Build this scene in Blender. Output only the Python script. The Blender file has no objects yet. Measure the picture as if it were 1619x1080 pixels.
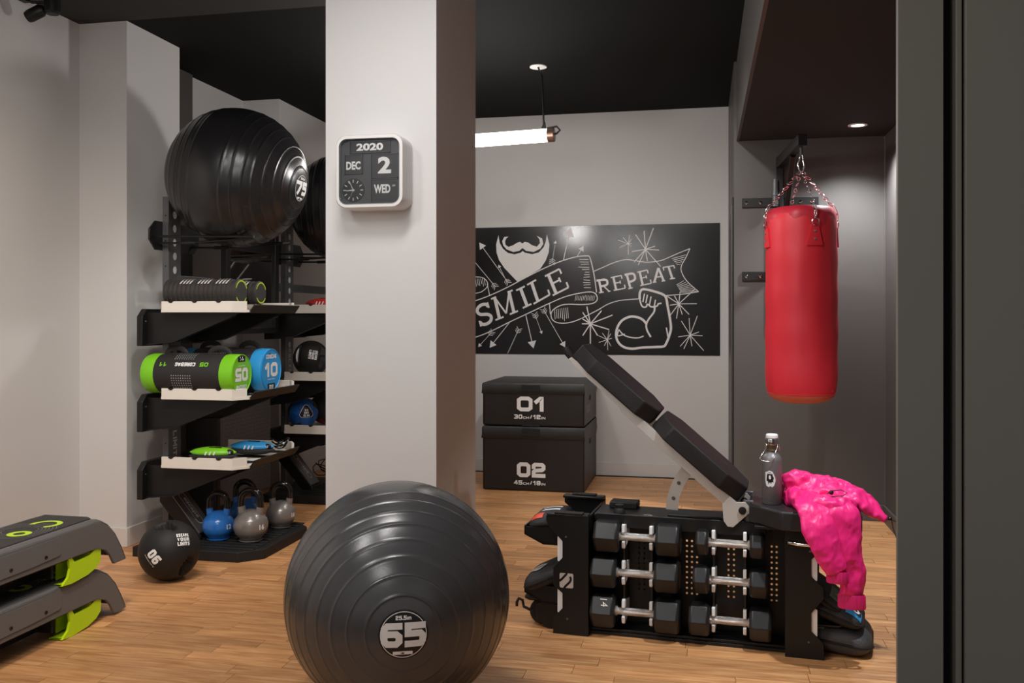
import bpy, bmesh, math, random
from mathutils import Vector, Matrix, noise
PI = math.pi
scene = bpy.context.scene
COL = scene.collection
# ------------------------------------------------------------------ camera, world, lights, exposure
YAW = math.radians(11.83)
cam_d = bpy.data.cameras.new('camera'); cam = bpy.data.objects.new('camera', cam_d); COL.objects.link(cam)
cam.location = (0, 0, 1.207); cam.rotation_euler = (PI/2, 0, YAW)
cam_d.sensor_width = 36; cam_d.lens = 36*1435/1619; cam_d.shift_y = -40/1619; cam_d.clip_start = 0.05
scene.camera = cam
scene.view_settings.view_transform = 'Standard'; scene.view_settings.look = 'None'
scene.view_settings.gamma = 1; scene.view_settings.use_curve_mapping = False
scene.view_settings.exposure = 0.0
w = bpy.data.worlds.new('world'); scene.world = w; w.use_nodes = True
w.node_tree.nodes['Background'].inputs[0].default_value = (1.0, 0.97, 0.95, 1)
w.node_tree.nodes['Background'].inputs[1].default_value = 0.34

def area(name, loc, target, size, power, color=(1, .9, .8), sy=None, spread=PI):
    d = bpy.data.lights.new(name, 'AREA'); d.energy = power; d.color = color; d.size = size; d.spread = spread
    if sy: d.shape = 'RECTANGLE'; d.size_y = sy
    o = bpy.data.objects.new(name, d); COL.objects.link(o); o.location = loc
    o.rotation_euler = (Vector(target)-Vector(loc)).to_track_quat('-Z', 'Y').to_euler(); return o
def spot(name, loc, target, power, angle=80, blend=.6, color=(1, .88, .76), rad=.04):
    d = bpy.data.lights.new(name, 'SPOT'); d.energy = power; d.color = color; d.spot_size = math.radians(angle)
    d.spot_blend = blend; d.shadow_soft_size = rad
    o = bpy.data.objects.new(name, d); COL.objects.link(o); o.location = loc
    o.rotation_euler = (Vector(target)-Vector(loc)).to_track_quat('-Z', 'Y').to_euler(); return o
WARM = (1, .97, .945)
def bulb(name, loc, power, color=WARM, rad=.05):
    d = bpy.data.lights.new(name, 'POINT'); d.energy = power; d.color = color; d.shadow_soft_size = rad
    o = bpy.data.objects.new(name, d); COL.objects.link(o); o.location = loc; return o
bulb('pendant_bulb_behind_pillar', (-1.24, 4.75, 2.05), 24, WARM, .07)
bulb('pendant_bulb_front', (-1.05, 2.05, 2.15), 12, WARM, .08)
area('front_fill_light', (-.9, .3, 2.1), (-1.0, 4.3, .9), .6, 11, (1, .97, .94))  # soft fill added near the camera, with no window behind it
area('ceiling_fill_front', (-1.9, 1.6, 2.72), (-1.8, 2.0, 0), .3, 26, WARM, 1.2)  # unseen fill area added under the ceiling for the front floor
area('ceiling_fill_centre', (-1.02, 2.5, 2.72), (-.6, 3.0, 0), .25, 26, WARM, .8)  # second added fill, out of view, brightens the middle of the room
spot('track_spot_light', (-1.7, 1.9, 2.66), (-3.2, 2.9, .9), 150, 88, 1)
spot('rack_fill_spot', (-1.75, 2.9, 2.6), (-2.55, 4.3, .6), 60, 60, 1, WARM, .05)  # added out of view to light the racks from the front
spot('rear_wall_fill', (-.25, 3.7, 2.70), (-.35, 6.9, .35), 110, 75, 1, WARM)  # added to lift the lower back wall; no fixture hangs here
spot('alcove_spot', (.845, 5.30, 2.25), (.88, 5.45, 0), 112, 118, .8, (.92, .965, 1), .03)
spot('alcove_fill_near', (.60, 2.85, 2.25), (.50, 3.75, .2), 125, 82, .9, (.92, .965, 1), .03)  # unseen spot added to brighten the right floor, jacket and punch bag

# ------------------------------------------------------------------ helpers
def lin(c):
    c = c/255.0
    return c/12.92 if c <= .04045 else ((c+.055)/1.055)**2.4
def rgb(r, g, b): return (lin(r), lin(g), lin(b), 1)
def mat(name, col, rough=.5, metal=0, bump=0, bscale=60, var=0, vscale=8, coat=0, emit=0, aniso=None, spec=.5):
    m = bpy.data.materials.new(name); m.use_nodes = True; nt = m.node_tree; b = nt.nodes['Principled BSDF']
    b.inputs['Base Color'].default_value = col; b.inputs['Roughness'].default_value = rough
    b.inputs['Metallic'].default_value = metal; b.inputs['Coat Weight'].default_value = coat
    b.inputs['Specular IOR Level'].default_value = spec
    if emit:
        b.inputs['Emission Color'].default_value = col; b.inputs['Emission Strength'].default_value = emit
    if bump or var:
        tc = nt.nodes.new('ShaderNodeTexCoord')
    if bump:
        n = nt.nodes.new('ShaderNodeTexNoise'); n.inputs['Scale'].default_value = bscale; n.inputs['Detail'].default_value = 4
        if aniso:
            mp = nt.nodes.new('ShaderNodeMapping'); mp.inputs['Scale'].default_value = aniso
            nt.links.new(tc.outputs['Object'], mp.inputs[0]); nt.links.new(mp.outputs[0], n.inputs['Vector'])
        else: nt.links.new(tc.outputs['Object'], n.inputs['Vector'])
        bp = nt.nodes.new('ShaderNodeBump'); bp.inputs['Strength'].default_value = bump; bp.inputs['Distance'].default_value = .01
        nt.links.new(n.outputs[0], bp.inputs['Height']); nt.links.new(bp.outputs[0], b.inputs['Normal'])
    if var:
        n2 = nt.nodes.new('ShaderNodeTexNoise'); n2.inputs['Scale'].default_value = vscale; n2.inputs['Detail'].default_value = 5
        nt.links.new(tc.outputs['Object'], n2.inputs['Vector'])
        hs = nt.nodes.new('ShaderNodeHueSaturation'); hs.inputs['Color'].default_value = col
        mr = nt.nodes.new('ShaderNodeMapRange'); mr.inputs['To Min'].default_value = 1-var; mr.inputs['To Max'].default_value = 1+var
        nt.links.new(n2.outputs[0], mr.inputs[0]); nt.links.new(mr.outputs[0], hs.inputs['Value'])
        nt.links.new(hs.outputs[0], b.inputs['Base Color'])
    return m
def plank_mat(name, attr):
    m = bpy.data.materials.new(name); m.use_nodes = True; nt = m.node_tree; b = nt.nodes['Principled BSDF']; L = nt.links.new
    at = nt.nodes.new('ShaderNodeAttribute'); at.attribute_name = 'tone'; at.attribute_type = attr
    geo = nt.nodes.new('ShaderNodeNewGeometry')
    mp = nt.nodes.new('ShaderNodeMapping'); mp.inputs['Scale'].default_value = (2.2, 26, 1)
    ad = nt.nodes.new('ShaderNodeVectorMath'); ad.operation = 'MULTIPLY_ADD'
    ad.inputs[1].default_value = (7.3, 3.1, 0)
    cb = nt.nodes.new('ShaderNodeCombineXYZ'); L(at.outputs['Fac'], cb.inputs[0]); L(at.outputs['Fac'], cb.inputs[1])
    L(cb.outputs[0], ad.inputs[0]); L(geo.outputs['Position'], ad.inputs[2]); L(ad.outputs[0], mp.inputs[0])
    n = nt.nodes.new('ShaderNodeTexNoise'); n.inputs['Scale'].default_value = 2.2; n.inputs['Detail'].default_value = 7; n.inputs['Distortion'].default_value = .8
    L(mp.outputs[0], n.inputs['Vector'])
    cr = nt.nodes.new('ShaderNodeValToRGB'); cr.color_ramp.elements[0].position = .3; cr.color_ramp.elements[1].position = .72
    cr.color_ramp.elements[0].color = rgb(176, 116, 70); cr.color_ramp.elements[1].color = rgb(226, 172, 118)
    L(n.outputs[0], cr.inputs[0])
    hs = nt.nodes.new('ShaderNodeHueSaturation'); L(cr.outputs[0], hs.inputs['Color'])
    mr = nt.nodes.new('ShaderNodeMapRange'); mr.inputs['To Min'].default_value = .82; mr.inputs['To Max'].default_value = 1.16
    L(at.outputs['Fac'], mr.inputs[0]); L(mr.outputs[0], hs.inputs['Value']); L(hs.outputs[0], b.inputs['Base Color'])
    b.inputs['Roughness'].default_value = .42
    bp = nt.nodes.new('ShaderNodeBump'); bp.inputs['Strength'].default_value = .08; bp.inputs['Distance'].default_value = .004
    L(n.outputs[0], bp.inputs['Height']); L(bp.outputs[0], b.inputs['Normal'])
    return m

PM = {}
def MAT(o): return PM.get(o.name, Matrix.Identity(4))
def tag(o, label=None, cat=None, group=None, kind=None):
    if label: o['label'] = label
    if cat: o['category'] = cat
    if group: o['group'] = group
    if kind: o['kind'] = kind
    return o
def thing(name, label, cat, loc=(0, 0, 0), rotz=0, group=None, kind=None):
    o = bpy.data.objects.new(name, None); COL.objects.link(o); o.empty_display_size = .1
    o.location = loc; o.rotation_euler = (0, 0, rotz)
    PM[o.name] = Matrix.Translation(loc) @ Matrix.Rotation(rotz, 4, 'Z')
    return tag(o, label, cat, group, kind)

class MB:
    """collects shapes, links them as ONE mesh"""
    def __init__(s, M=None): s.v = []; s.f = []; s.M = M or Matrix.Identity(4)
    def add(s, vs, fs, M=None):
        n = len(s.v); s.v += [(M @ Vector(p)) if M else Vector(p) for p in vs]; s.f += [tuple(i+n for i in f) for f in fs]; return s
    def box(s, x0, x1, y0, y1, z0, z1, M=None):
        vs = [(x, y, z) for x in (x0, x1) for y in (y0, y1) for z in (z0, z1)]
        return s.add(vs, [(0, 1, 3, 2), (4, 6, 7, 5), (0, 4, 5, 1), (2, 3, 7, 6), (0, 2, 6, 4), (1, 5, 7, 3)], M)
    def prism(s, poly, axis, a, b, M=None, fn=None):
        """poly 2D extruded along axis from a to b. axis x:(y,z) y:(x,z) z:(x,y)"""
        def mk(p, t): return {'x': (t, p[0], p[1]), 'y': (p[0], t, p[1]), 'z': (p[0], p[1], t)}[axis]
        n = len(poly); vs = [mk(p, a) for p in poly]+[mk(p, b) for p in poly]
        if fn: vs = [fn(v) for v in vs]
        fs = [tuple(range(n))[::-1], tuple(range(n, 2*n))]+[(i, (i+1) % n, n+(i+1) % n, n+i) for i in range(n)]
        return s.add(vs, fs, M)
    def ring(s, pts_rings, close_u=True, cap=True, M=None, loop=False):
        n = len(pts_rings[0]); vs = [p for r in pts_rings for p in r]; fs = []; m = len(pts_rings)
        for j in range(m if loop else m-1):
            k = (j+1) % m
            for i in range(n if close_u else n-1):
                fs.append((j*n+i, j*n+(i+1) % n, k*n+(i+1) % n, k*n+i))
        if cap and not loop: fs.append(tuple(range(n))[::-1]); fs.append(tuple((m-1)*n+i for i in range(n)))
        return s.add(vs, fs, M)
    def tube(s, pts, r, n=10, closed=False, M=None, cap=True):
        pts = [Vector(p) for p in pts]; m = len(pts); rs = r if isinstance(r, (list, tuple)) else [r]*m
        tans = []
        for i in range(m):
            a = pts[i-1] if (i > 0 or closed) else pts[i]; b = pts[(i+1) % m] if (i < m-1 or closed) else pts[i]
            t = (b-a); tans.append(t.normalized() if t.length > 1e-9 else Vector((0, 0, 1)))
        t0 = tans[0]; up = Vector((0, 0, 1)) if abs(t0.z) < .9 else Vector((1, 0, 0))
        nrm = (up-t0*up.dot(t0)).normalized(); rings = []
        for i in range(m):
            t = tans[i]; nrm = (nrm-t*nrm.dot(t)).normalized(); bn = t.cross(nrm)
            rr = rs[i]; ra, rb = rr if isinstance(rr, tuple) else (rr, rr)
            rings.append([pts[i]+nrm*math.cos(2*PI*k/n)*ra+bn*math.sin(2*PI*k/n)*rb for k in range(n)])
        return s.ring(rings, True, cap, M, closed)
    def cyl(s, p0, p1, r0, r1=None, n=24, M=None): return s.tube([p0, p1], [r0, r0 if r1 is None else r1], n, M=M)
    def lathe(s, prof, c, axis=(0, 0, 1), n=48, up=None, M=None):
        """prof list of (radius, height along axis)"""
        a = Vector(axis).normalized(); u = Vector(up) if up else (Vector((0, 0, 1)) if abs(a.z) < .9 else Vector((1, 0, 0)))
        u = (u-a*u.dot(a)).normalized(); v = a.cross(u); c = Vector(c)
        rings = [[c+a*h+(u*math.cos(2*PI*k/n)+v*math.sin(2*PI*k/n))*max(r, 1e-5) for k in range(n)] for r, h in prof]
        return s.ring(rings, True, True, M)
    def ball(s, c, r, n=24, sc=(1, 1, 1), M=None):
        prof = [(math.sin(PI*i/n)*1.0, -math.cos(PI*i/n)) for i in range(n+1)]
        vs = []; fs = []; m = n+1; k = n*2
        for pr, ph in prof:
            for q in range(k): vs.append((c[0]+r*sc[0]*pr*math.cos(2*PI*q/k), c[1]+r*sc[1]*pr*math.sin(2*PI*q/k), c[2]+r*sc[2]*ph))
        for j in range(n):
            for q in range(k): fs.append((j*k+q, j*k+(q+1) % k, (j+1)*k+(q+1) % k, (j+1)*k+q))
        return s.add(vs, fs, M)
    def build(s, name, m, parent=None, bevel=0, seg=2, smooth=35, loc=None, merge=0):
        me = bpy.data.meshes.new(name); A = s.M
        if parent is not None: A = MAT(parent).inverted() @ A
        elif loc: A = Matrix.Translation(-Vector(loc)) @ A
        me.from_pydata([A @ p for p in s.v], [], s.f)
        bm = bmesh.new(); bm.from_mesh(me)
        bmesh.ops.remove_doubles(bm, verts=bm.verts, dist=merge or 1e-6)
        bmesh.ops.recalc_face_normals(bm, faces=bm.faces); bm.to_mesh(me); bm.free()
        me.materials.append(m)
        o = bpy.data.objects.new(name, me); COL.objects.link(o)
        if loc and parent is None: o.location = loc
        if parent is not None: o.parent = parent; PM[o.name] = MAT(parent).copy()
        elif loc: PM[o.name] = Matrix.Translation(loc)
        if smooth: me.shade_smooth(); me.set_sharp_from_angle(angle=math.radians(smooth))
        if bevel:
            b = o.modifiers.new('bevel', 'BEVEL'); b.width = bevel; b.segments = seg; b.limit_method = 'ANGLE'; b.angle_limit = math.radians(30)
        return o
def box(name, m, b, parent=None, bevel=0, M=None, loc=None): return MB(M).box(*b).build(name, m, parent, bevel, loc=loc)
def struct(name, m, b, bevel=0, label=None):
    o = box(name, m, b, None, bevel); o['kind'] = 'structure'
    if label: o['label'] = label
    return o
def copy_tree(o, M=None, parent=None):
    c = o.copy(); COL.objects.link(c)
    if parent is not None: c.parent = parent; PM[c.name] = MAT(parent).copy()
    else:
        A = M @ MAT(o); c.location = A.to_translation(); c.rotation_euler = A.to_euler(); PM[c.name] = A
    for ch in [x for x in o.children]: copy_tree(ch, None, c)
    return c
_tc = {}
def text2d(s, bold=.012, sx=1.0):
    """flat glyph mesh centred on the origin with height 1"""
    key = (s, bold, sx)
    if key in _tc: return _tc[key]
    cu = bpy.data.curves.new('glyphs', 'FONT'); cu.body = s; cu.offset = bold; cu.resolution_u = 3
    ob = bpy.data.objects.new('glyphs', cu); COL.objects.link(ob)
    bpy.context.view_layer.update()
    me = ob.evaluated_get(bpy.context.evaluated_depsgraph_get()).to_mesh()
    vs = [(v.co.x*sx, v.co.y) for v in me.vertices]; fs = [tuple(p.vertices) for p in me.polygons]
    x0 = min(v[0] for v in vs); x1 = max(v[0] for v in vs); y0 = min(v[1] for v in vs); y1 = max(v[1] for v in vs); h = y1-y0
    out = ([((x-(x0+x1)/2)/h, (y-(y0+y1)/2)/h) for x, y in vs], fs)
    bpy.data.objects.remove(ob); bpy.data.curves.remove(cu)
    _tc[key] = out; return out
def put_text(mb, s, h, fn, x=0, y=0, bold=.012, sx=1.0, width=None):
    vs, fs = text2d(s, bold, sx)
    k = 1
    if width: k = width/(h*(max(v[0] for v in vs)-min(v[0] for v in vs)))
    mb.add([fn(x+v[0]*h*k, y+v[1]*h) for v in vs], fs)
def plane_fn(o, r, u):
    o = Vector(o); r = Vector(r).normalized(); u = Vector(u).normalized()
    return lambda x, y: o+r*x+u*y
def sphere_fn(c, rad, n, up=(0, 0, 1), eps=.0015, roll=0):
    c = Vector(c); n = Vector(n).normalized(); u = Vector(up); u = (u-n*u.dot(n)).normalized(); r = u.cross(n)
    if roll: q = Matrix.Rotation(roll, 3, n); u = q @ u; r = q @ r
    return lambda x, y: c+(n+r*(x/rad)+u*(y/rad)).normalized()*(rad+eps)
def disc2d(rad, n=32, rad0=0):
    if not rad0: return [(rad*math.cos(2*PI*i/n), rad*math.sin(2*PI*i/n)) for i in range(n)], [tuple(range(n))]
    vs = [(q*math.cos(2*PI*i/n), q*math.sin(2*PI*i/n)) for q in (rad0, rad) for i in range(n)]
    return vs, [(i, (i+1) % n, n+(i+1) % n, n+i) for i in range(n)]
def put_disc(mb, rad, fn, rad0=0, x=0, y=0, n=40, rings=4):
    if rad0: vs, fs = disc2d(rad, n, rad0)
    else:
        vs = [(0, 0)]; fs = []
        for j in range(1, rings+1):
            for i in range(n): vs.append((rad*j/rings*math.cos(2*PI*i/n), rad*j/rings*math.sin(2*PI*i/n)))
        for i in range(n): fs.append((0, 1+i, 1+(i+1) % n))
        for j in range(1, rings):
            a = 1+(j-1)*n; b = 1+j*n
            for i in range(n): fs.append((a+i, b+i, b+(i+1) % n, a+(i+1) % n))
    mb.add([fn(x+v[0], y+v[1]) for v in vs], fs)

SQ = {'0': [[(.2, 0), (.8, 0), (1, .15), (1, .85), (.8, 1), (.2, 1), (0, .85), (0, .15), (.2, 0)]], '1': [[(.05, .72), (.55, 1), (.75, 1), (.75, 0)]],
'2': [[(0, .78), (0, .9), (.12, 1), (.85, 1), (1, .88), (1, .64), (.85, .52), (.15, .46), (0, .34), (0, 0), (1, 0)]], '3': [[(0, 1), (.85, 1), (1, .85), (1, .62), (.85, .5), (.4, .5)], [(.85, .5), (1, .38), (1, .15), (.85, 0), (0, 0)]],
'4': [[(.75, 0), (.75, 1), (.6, 1), (0, .3), (1, .3)]], '5': [[(1, 1), (0, 1), (0, .57), (.85, .57), (1, .44), (1, .14), (.85, 0), (0, 0)]],
'6': [[(1, 1), (.2, 1), (0, .85), (0, .15), (.2, 0), (.8, 0), (1, .15), (1, .42), (.8, .56), (0, .56)]], '7': [[(0, 1), (1, 1), (1, .85), (.4, 0)]],
'8': [[(.15, 0), (.85, 0), (1, .13), (1, .38), (.85, .5), (1, .62), (1, .87), (.85, 1), (.15, 1), (0, .87), (0, .62), (.15, .5), (0, .38), (0, .13), (.15, 0)], [(.15, .5), (.85, .5)]],
'A': [[(0, 0), (.4, 1), (.6, 1), (1, 0)], [(.2, .32), (.8, .32)]], 'B': [[(0, .5), (0, 1), (.85, 1), (1, .85), (1, .62), (.85, .5), (0, .5), (0, 0), (.85, 0), (1, .15), (1, .38), (.85, .5)]],
'C': [[(1, 1), (.2, 1), (0, .85), (0, .15), (.2, 0), (1, 0)]], 'E': [[(1, 1), (0, 1), (0, 0), (1, 0)], [(0, .5), (.85, .5)]], 'G': [[(1, 1), (.2, 1), (0, .85), (0, .15), (.2, 0), (1, 0), (1, .45), (.55, .45)]],
'I': [[(.5, 0), (.5, 1)]], 'K': [[(0, 0), (0, 1)], [(1, 1), (.1, .5), (1, 0)]], 'L': [[(0, 1), (0, 0), (1, 0)]], 'M': [[(0, 0), (0, 1), (.5, .35), (1, 1), (1, 0)]], 'N': [[(0, 0), (0, 1), (1, 0), (1, 1)]],
'P': [[(0, 0), (0, 1), (.85, 1), (1, .85), (1, .55), (.85, .42), (0, .42)]], 'R': [[(0, 0), (0, 1), (.85, 1), (1, .85), (1, .58), (.85, .44), (0, .44)], [(.5, .44), (1, 0)]],
'S': [[(1, 1), (.15, 1), (0, .85), (0, .65), (.15, .52), (.85, .48), (1, .35), (1, .15), (.85, 0), (0, 0)]], 'T': [[(0, 1), (1, 1)], [(.5, 1), (.5, 0)]], 'D': [[(0, 0), (0, 1), (.75, 1), (1, .8), (1, .2), (.75, 0), (0, 0)]],
'U': [[(0, 1), (0, .15), (.2, 0), (.8, 0), (1, .15), (1, 1)]], 'Y': [[(0, 1), (.5, .5), (1, 1)], [(.5, .5), (.5, 0)]], '/': [[(0, 0), (1, 1)]], '.': [[(.5, 0), (.5, .06)]], 'i': [[(.5, 0), (.5, .6)]], 'n': [[(0, 0), (0, .6), (.85, .6), (1, .5), (1, 0)]], ' ': []}
SQ['O'] = SQ['0']; SQ['9'] = [[(1-p[0], 1-p[1]) for p in SQ['6'][0]]]; SQ['H'] = [[(0, 0), (0, 1)], [(1, 0), (1, 1)], [(0, .5), (1, .5)]]
SQW = {'1': .72, 'I': .3, 'i': .3, '.': .3, '/': .6, ' ': .5, 'M': 1.15}
def put_sq(mb, s, hgt, width, fn, x=0, y=0, th=.22, gap=.14, sub=.03):
    """squared display lettering: mitred strokes, each a hair above the last"""
    tot = sum(SQW.get(ch, 1) for ch in s)+gap*(len(s)-1); k = width/tot; t = th*hgt; cx_ = x-width/2
    lay = 0
    def off(px_, py_, e):
        p = Vector(fn(px_, py_)); q = Vector(fn(px_+1e-3, py_))-p; r = Vector(fn(px_, py_+1e-3))-p
        return p+q.cross(r).normalized()*e
    for ch in s:
        W_ = SQW.get(ch, 1)*k; x0 = cx_+t/2; y0 = y-hgt/2+t/2; ww = max(W_-t, 1e-4); hh = hgt-t
        for st in SQ[ch]:
            P = [Vector((x0+p[0]*ww, y0+p[1]*hh)) for p in st]; closed = len(P) > 2 and (P[0]-P[-1]).length < 1e-9
            lay = (lay+1) % 5; e = lay*.00012
            if closed: P = P[:-1]
            n = len(P); L = []
            for i in range(n):
                d0 = (P[i]-P[i-1]) if (i > 0 or closed) else (P[1]-P[0]); d1 = (P[(i+1) % n]-P[i]) if (i < n-1 or closed) else (P[i]-P[i-1])
                d0.normalize(); d1.normalize(); m = Vector((-(d0+d1).y, (d0+d1).x))
                m = m.normalized() if m.length > 1e-6 else Vector((-d0.y, d0.x)); c = max(.35, m.dot(Vector((-d0.y, d0.x))))
                c0 = P[i].copy()
                if not closed and ch not in 'AY/K':
                    if i == 0: c0 = c0-d1*t/2
                    if i == n-1: c0 = c0+d0*t/2
                L.append((c0+m*t/2/c, c0-m*t/2/c))
            if closed: L.append(L[0])
            for i in range(len(L)-1):
                (a0, b0), (a1, b1) = L[i], L[i+1]; m = max(1, int((a1-a0).length/sub)+1); vs = []
                for q in range(m+1):
                    u = a0.lerp(a1, q/m); v = b0.lerp(b1, q/m); vs += [off(u.x, u.y, e), off(v.x, v.y, e)]
                mb.add(vs, [(2*q, 2*q+1, 2*q+3, 2*q+2) for q in range(m)])
        cx_ += W_+gap*k
def put_poly(mb, pts, fn, rings=4, seg=5):
    """star-shaped polygon around its centre, densified so that it follows a curved surface"""
    P = []
    for i in range(len(pts)):
        a = pts[i]; b = pts[(i+1) % len(pts)]
        for q in range(seg): P.append((a[0]+(b[0]-a[0])*q/seg, a[1]+(b[1]-a[1])*q/seg))
    n = len(P); vs = [fn(0, 0)]
    for j in range(1, rings+1): vs += [fn(x*j/rings, y*j/rings) for x, y in P]
    mb.add(vs, [(0, 1+k, 1+(k+1) % n) for k in range(n)]+[(1+j*n+k, 1+(j+1)*n+k, 1+(j+1)*n+(k+1) % n, 1+j*n+(k+1) % n) for j in range(rings-1) for k in range(n)])
# ------------------------------------------------------------------ materials
M_white = mat('white_wall_paint', rgb(206, 203, 201), .75, bump=.04, bscale=180)
M_pillar = mat('white_pillar_paint', rgb(218, 216, 215), .7, bump=.04, bscale=180)
M_base = mat('white_baseboard_paint', rgb(205, 200, 195), .5)
M_ceil = mat('black_ceiling_paint', rgb(13, 13, 12), .9, spec=.2)
M_ceil2 = mat('dark_grey_ceiling', rgb(40, 38, 36), .85)
M_dark = mat('dark_grey_panel_paint', rgb(84, 80, 77), .45, bump=.02, bscale=120)
M_jamb = mat('taupe_grey_panel_paint', rgb(114, 109, 100), .5, bump=.03, bscale=150)
M_gap = mat('black_gap', rgb(18, 17, 17), .8)
M_blk = mat('black_powder_coat', rgb(20, 19, 19), .42, bump=.01, bscale=400, spec=.4)
M_blk2 = mat('matt_black_rubber', rgb(26, 25, 25), .6, bump=.03, bscale=250, spec=.4)
M_steel = mat('dark_steel_upright', rgb(98, 98, 100), .38, .5, var=.12, vscale=20)
M_ball = mat('graphite_rubber_ball', rgb(66, 65, 66), .26, bump=.03, bscale=220, spec=.6)
M_ball2 = mat('black_rubber_ball', rgb(32, 31, 32), .27, bump=.03, bscale=220)
M_print = mat('white_print', rgb(232, 230, 228), .5)
M_label = mat('black_print', rgb(16, 16, 16), .4)
M_green = mat('lime_plastic', rgb(178, 214, 30), .38)
M_blue = mat('blue_enamel', rgb(40, 110, 190), .25, coat=.3)
M_grey = mat('grey_enamel', rgb(128, 122, 118), .28, .25, coat=.3, var=.06, vscale=60)
M_gloss = mat('glossy_black_enamel', rgb(22, 21, 21), .12)
M_chrome = mat('chrome', rgb(235, 235, 235), .12, 1)
M_wood = mat('white_painted_wood', rgb(226, 219, 208), .5, bump=.03, bscale=60, aniso=(1, 12, 12))
M_fab = mat('black_textile', rgb(33, 31, 31), .7, bump=.25, bscale=300)
M_bgreen = mat('lime_vinyl', rgb(120, 196, 30), .4)
M_bblue = mat('sky_blue_vinyl', rgb(45, 150, 215), .4)

# ------------------------------------------------------------------ setting
struct('floor', M_blk2, (-3.4, 1.3, -1.0, 7.1, -.13, -.0125))
floor = bpy.data.objects['floor']
mp_o = plank_mat('oak_plank', 'OBJECT'); mp_g = plank_mat('oak_plank_far', 'GEOMETRY')
random.seed(11)
PW = .079
near = []; far = []
for j in range(70):
    y0 = 1.70+j*PW
    if y0+PW > 6.90: break
    x0 = -3.22-random.random()*.3
    while x0 < 1.05:
        L = random.choice((.30, .38, .46, .54, .62, .70)); a, b = max(x0, -3.22), min(x0+L, 1.05); x0 += L
        if b-a < .03: continue
        zc = -(a+b)/2*math.sin(YAW)+y0*math.cos(YAW); xr = (a+b)/2*math.cos(YAW)+y0*math.sin(YAW)
        px = 809.5+1435*xr/zc; py = 500+1435*1.207/zc
        near.append((zc if (-150 < px < 1430 and py < 1110) else 99, a, b, y0))
near.sort()
cache = {}
def plank_mesh(L):
    L = round(L, 3)
    if L not in cache:
        mb = MB().box(.0008, L-.0008, .0008, PW-.0008, -.012, 0)
        o = mb.build('plank', mp_o, smooth=0); cache[L] = o.data; bpy.data.objects.remove(o)
    return cache[L]
for k, (zc, a, b, y0) in enumerate(near):
    tone = random.random()
    if k < 300 and zc < 90:
        o = bpy.data.objects.new('plank', plank_mesh(b-a)); COL.objects.link(o); o.parent = floor
        o.location = (a, y0, 0); o['tone'] = tone
    else: far.append((a, b, y0, tone))
mb = MB(); tones = []
for a, b, y0, t in far:
    mb.box(a+.0008, b-.0008, y0+.0008, y0+PW-.0008, -.012, 0); tones += [t]*8
me = bpy.data.meshes.new('far_planks'); me.from_pydata(mb.v, [], mb.f)
at = me.attributes.new('tone', 'FLOAT', 'POINT')
for i, t in enumerate(tones): at.data[i].value = t
me.materials.append(mp_g)
o = bpy.data.objects.new('far_planks', me); COL.objects.link(o); o.parent = floor; o['kind'] = 'stuff'

CZ = 2.755
struct('ceiling', M_ceil, (-3.4, .205, 4.24, 7.1, CZ, CZ+.1))
struct('ceiling_front', M_ceil2, (-3.4, .205, -1.0, 4.24, CZ, CZ+.1))  # front part of the ceiling, paler grey than the rear part
struct('ceiling_alcove', M_ceil2, (.22, 1.3, -1.0, 5.8, 2.27, 2.35))
struct('trim_soffit', M_dark, (.205, .22, -1.0, 5.68, 2.27, CZ+.1))
struct('wall_back', M_white, (-3.4, .2, 6.89, 7.0, 0, CZ))
struct('wall_left', M_white, (-3.35, -3.231, -1.0, 6.89, 0, CZ))
struct('wall_left_pilaster', M_white, (-3.231, -2.95, 4.24, 4.73, 0, CZ))
struct('wall_left_pilaster_far', M_white, (-3.231, -2.95, 5.99, 6.89, 0, CZ))
struct('wall_left_dark_strip', M_dark, (-3.231, -3.20, 4.73, 5.28, 0, CZ))  # dark grey strip against the recessed left wall
struct('wall_pillar', M_pillar, (-1.56, -1.073, 3.6, 4.262, 0, CZ))
struct('wall_alcove_left', M_dark, (.19, .235, 5.68, 6.89, 0, CZ))
struct('wall_alcove_back', M_dark, (.235, 1.054, 5.68, 5.78, 0, 2.27))
struct('wall_alcove_right', M_dark, (1.054, 1.16, 1.75, 5.78, 0, 2.27))
struct('trim_alcove_corner', mat('grey_aluminium', rgb(150, 146, 142), .3, .8), (1.048, 1.0545, 5.672, 5.6795, .095, 2.265))
struct('baseboard_left', M_base, (-2.95, -2.938, 4.2405, 4.73, 0, .10), .003)
struct('baseboard_pilaster', M_base, (-3.231, -2.938, 4.226, 4.24, 0, .10), .003)
struct('baseboard_left_far', M_base, (-2.95, -2.938, 5.976, 6.876, 0, .10), .003)
struct('baseboard_left_front', M_base, (-3.231, -3.217, 1.0, 4.226, 0, .10), .003)
struct('baseboard_back', M_base, (-2.938, .19, 6.876, 6.89, 0, .10), .003)
struct('baseboard_alcove_back', M_dark, (.235, 1.054, 5.667, 5.68, 0, .095), .002)
struct('baseboard_alcove_right', M_dark, (1.041, 1.054, 1.76, 5.667, 0, .095), .002)
struct('trim_alcove_edge', M_gap, (.184, .1895, 5.74, 5.80, 0, 1.94))
struct('trim_alcove_frame', M_dark, (.176, .1895, 5.80, 5.86, 0, 1.90))
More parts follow.
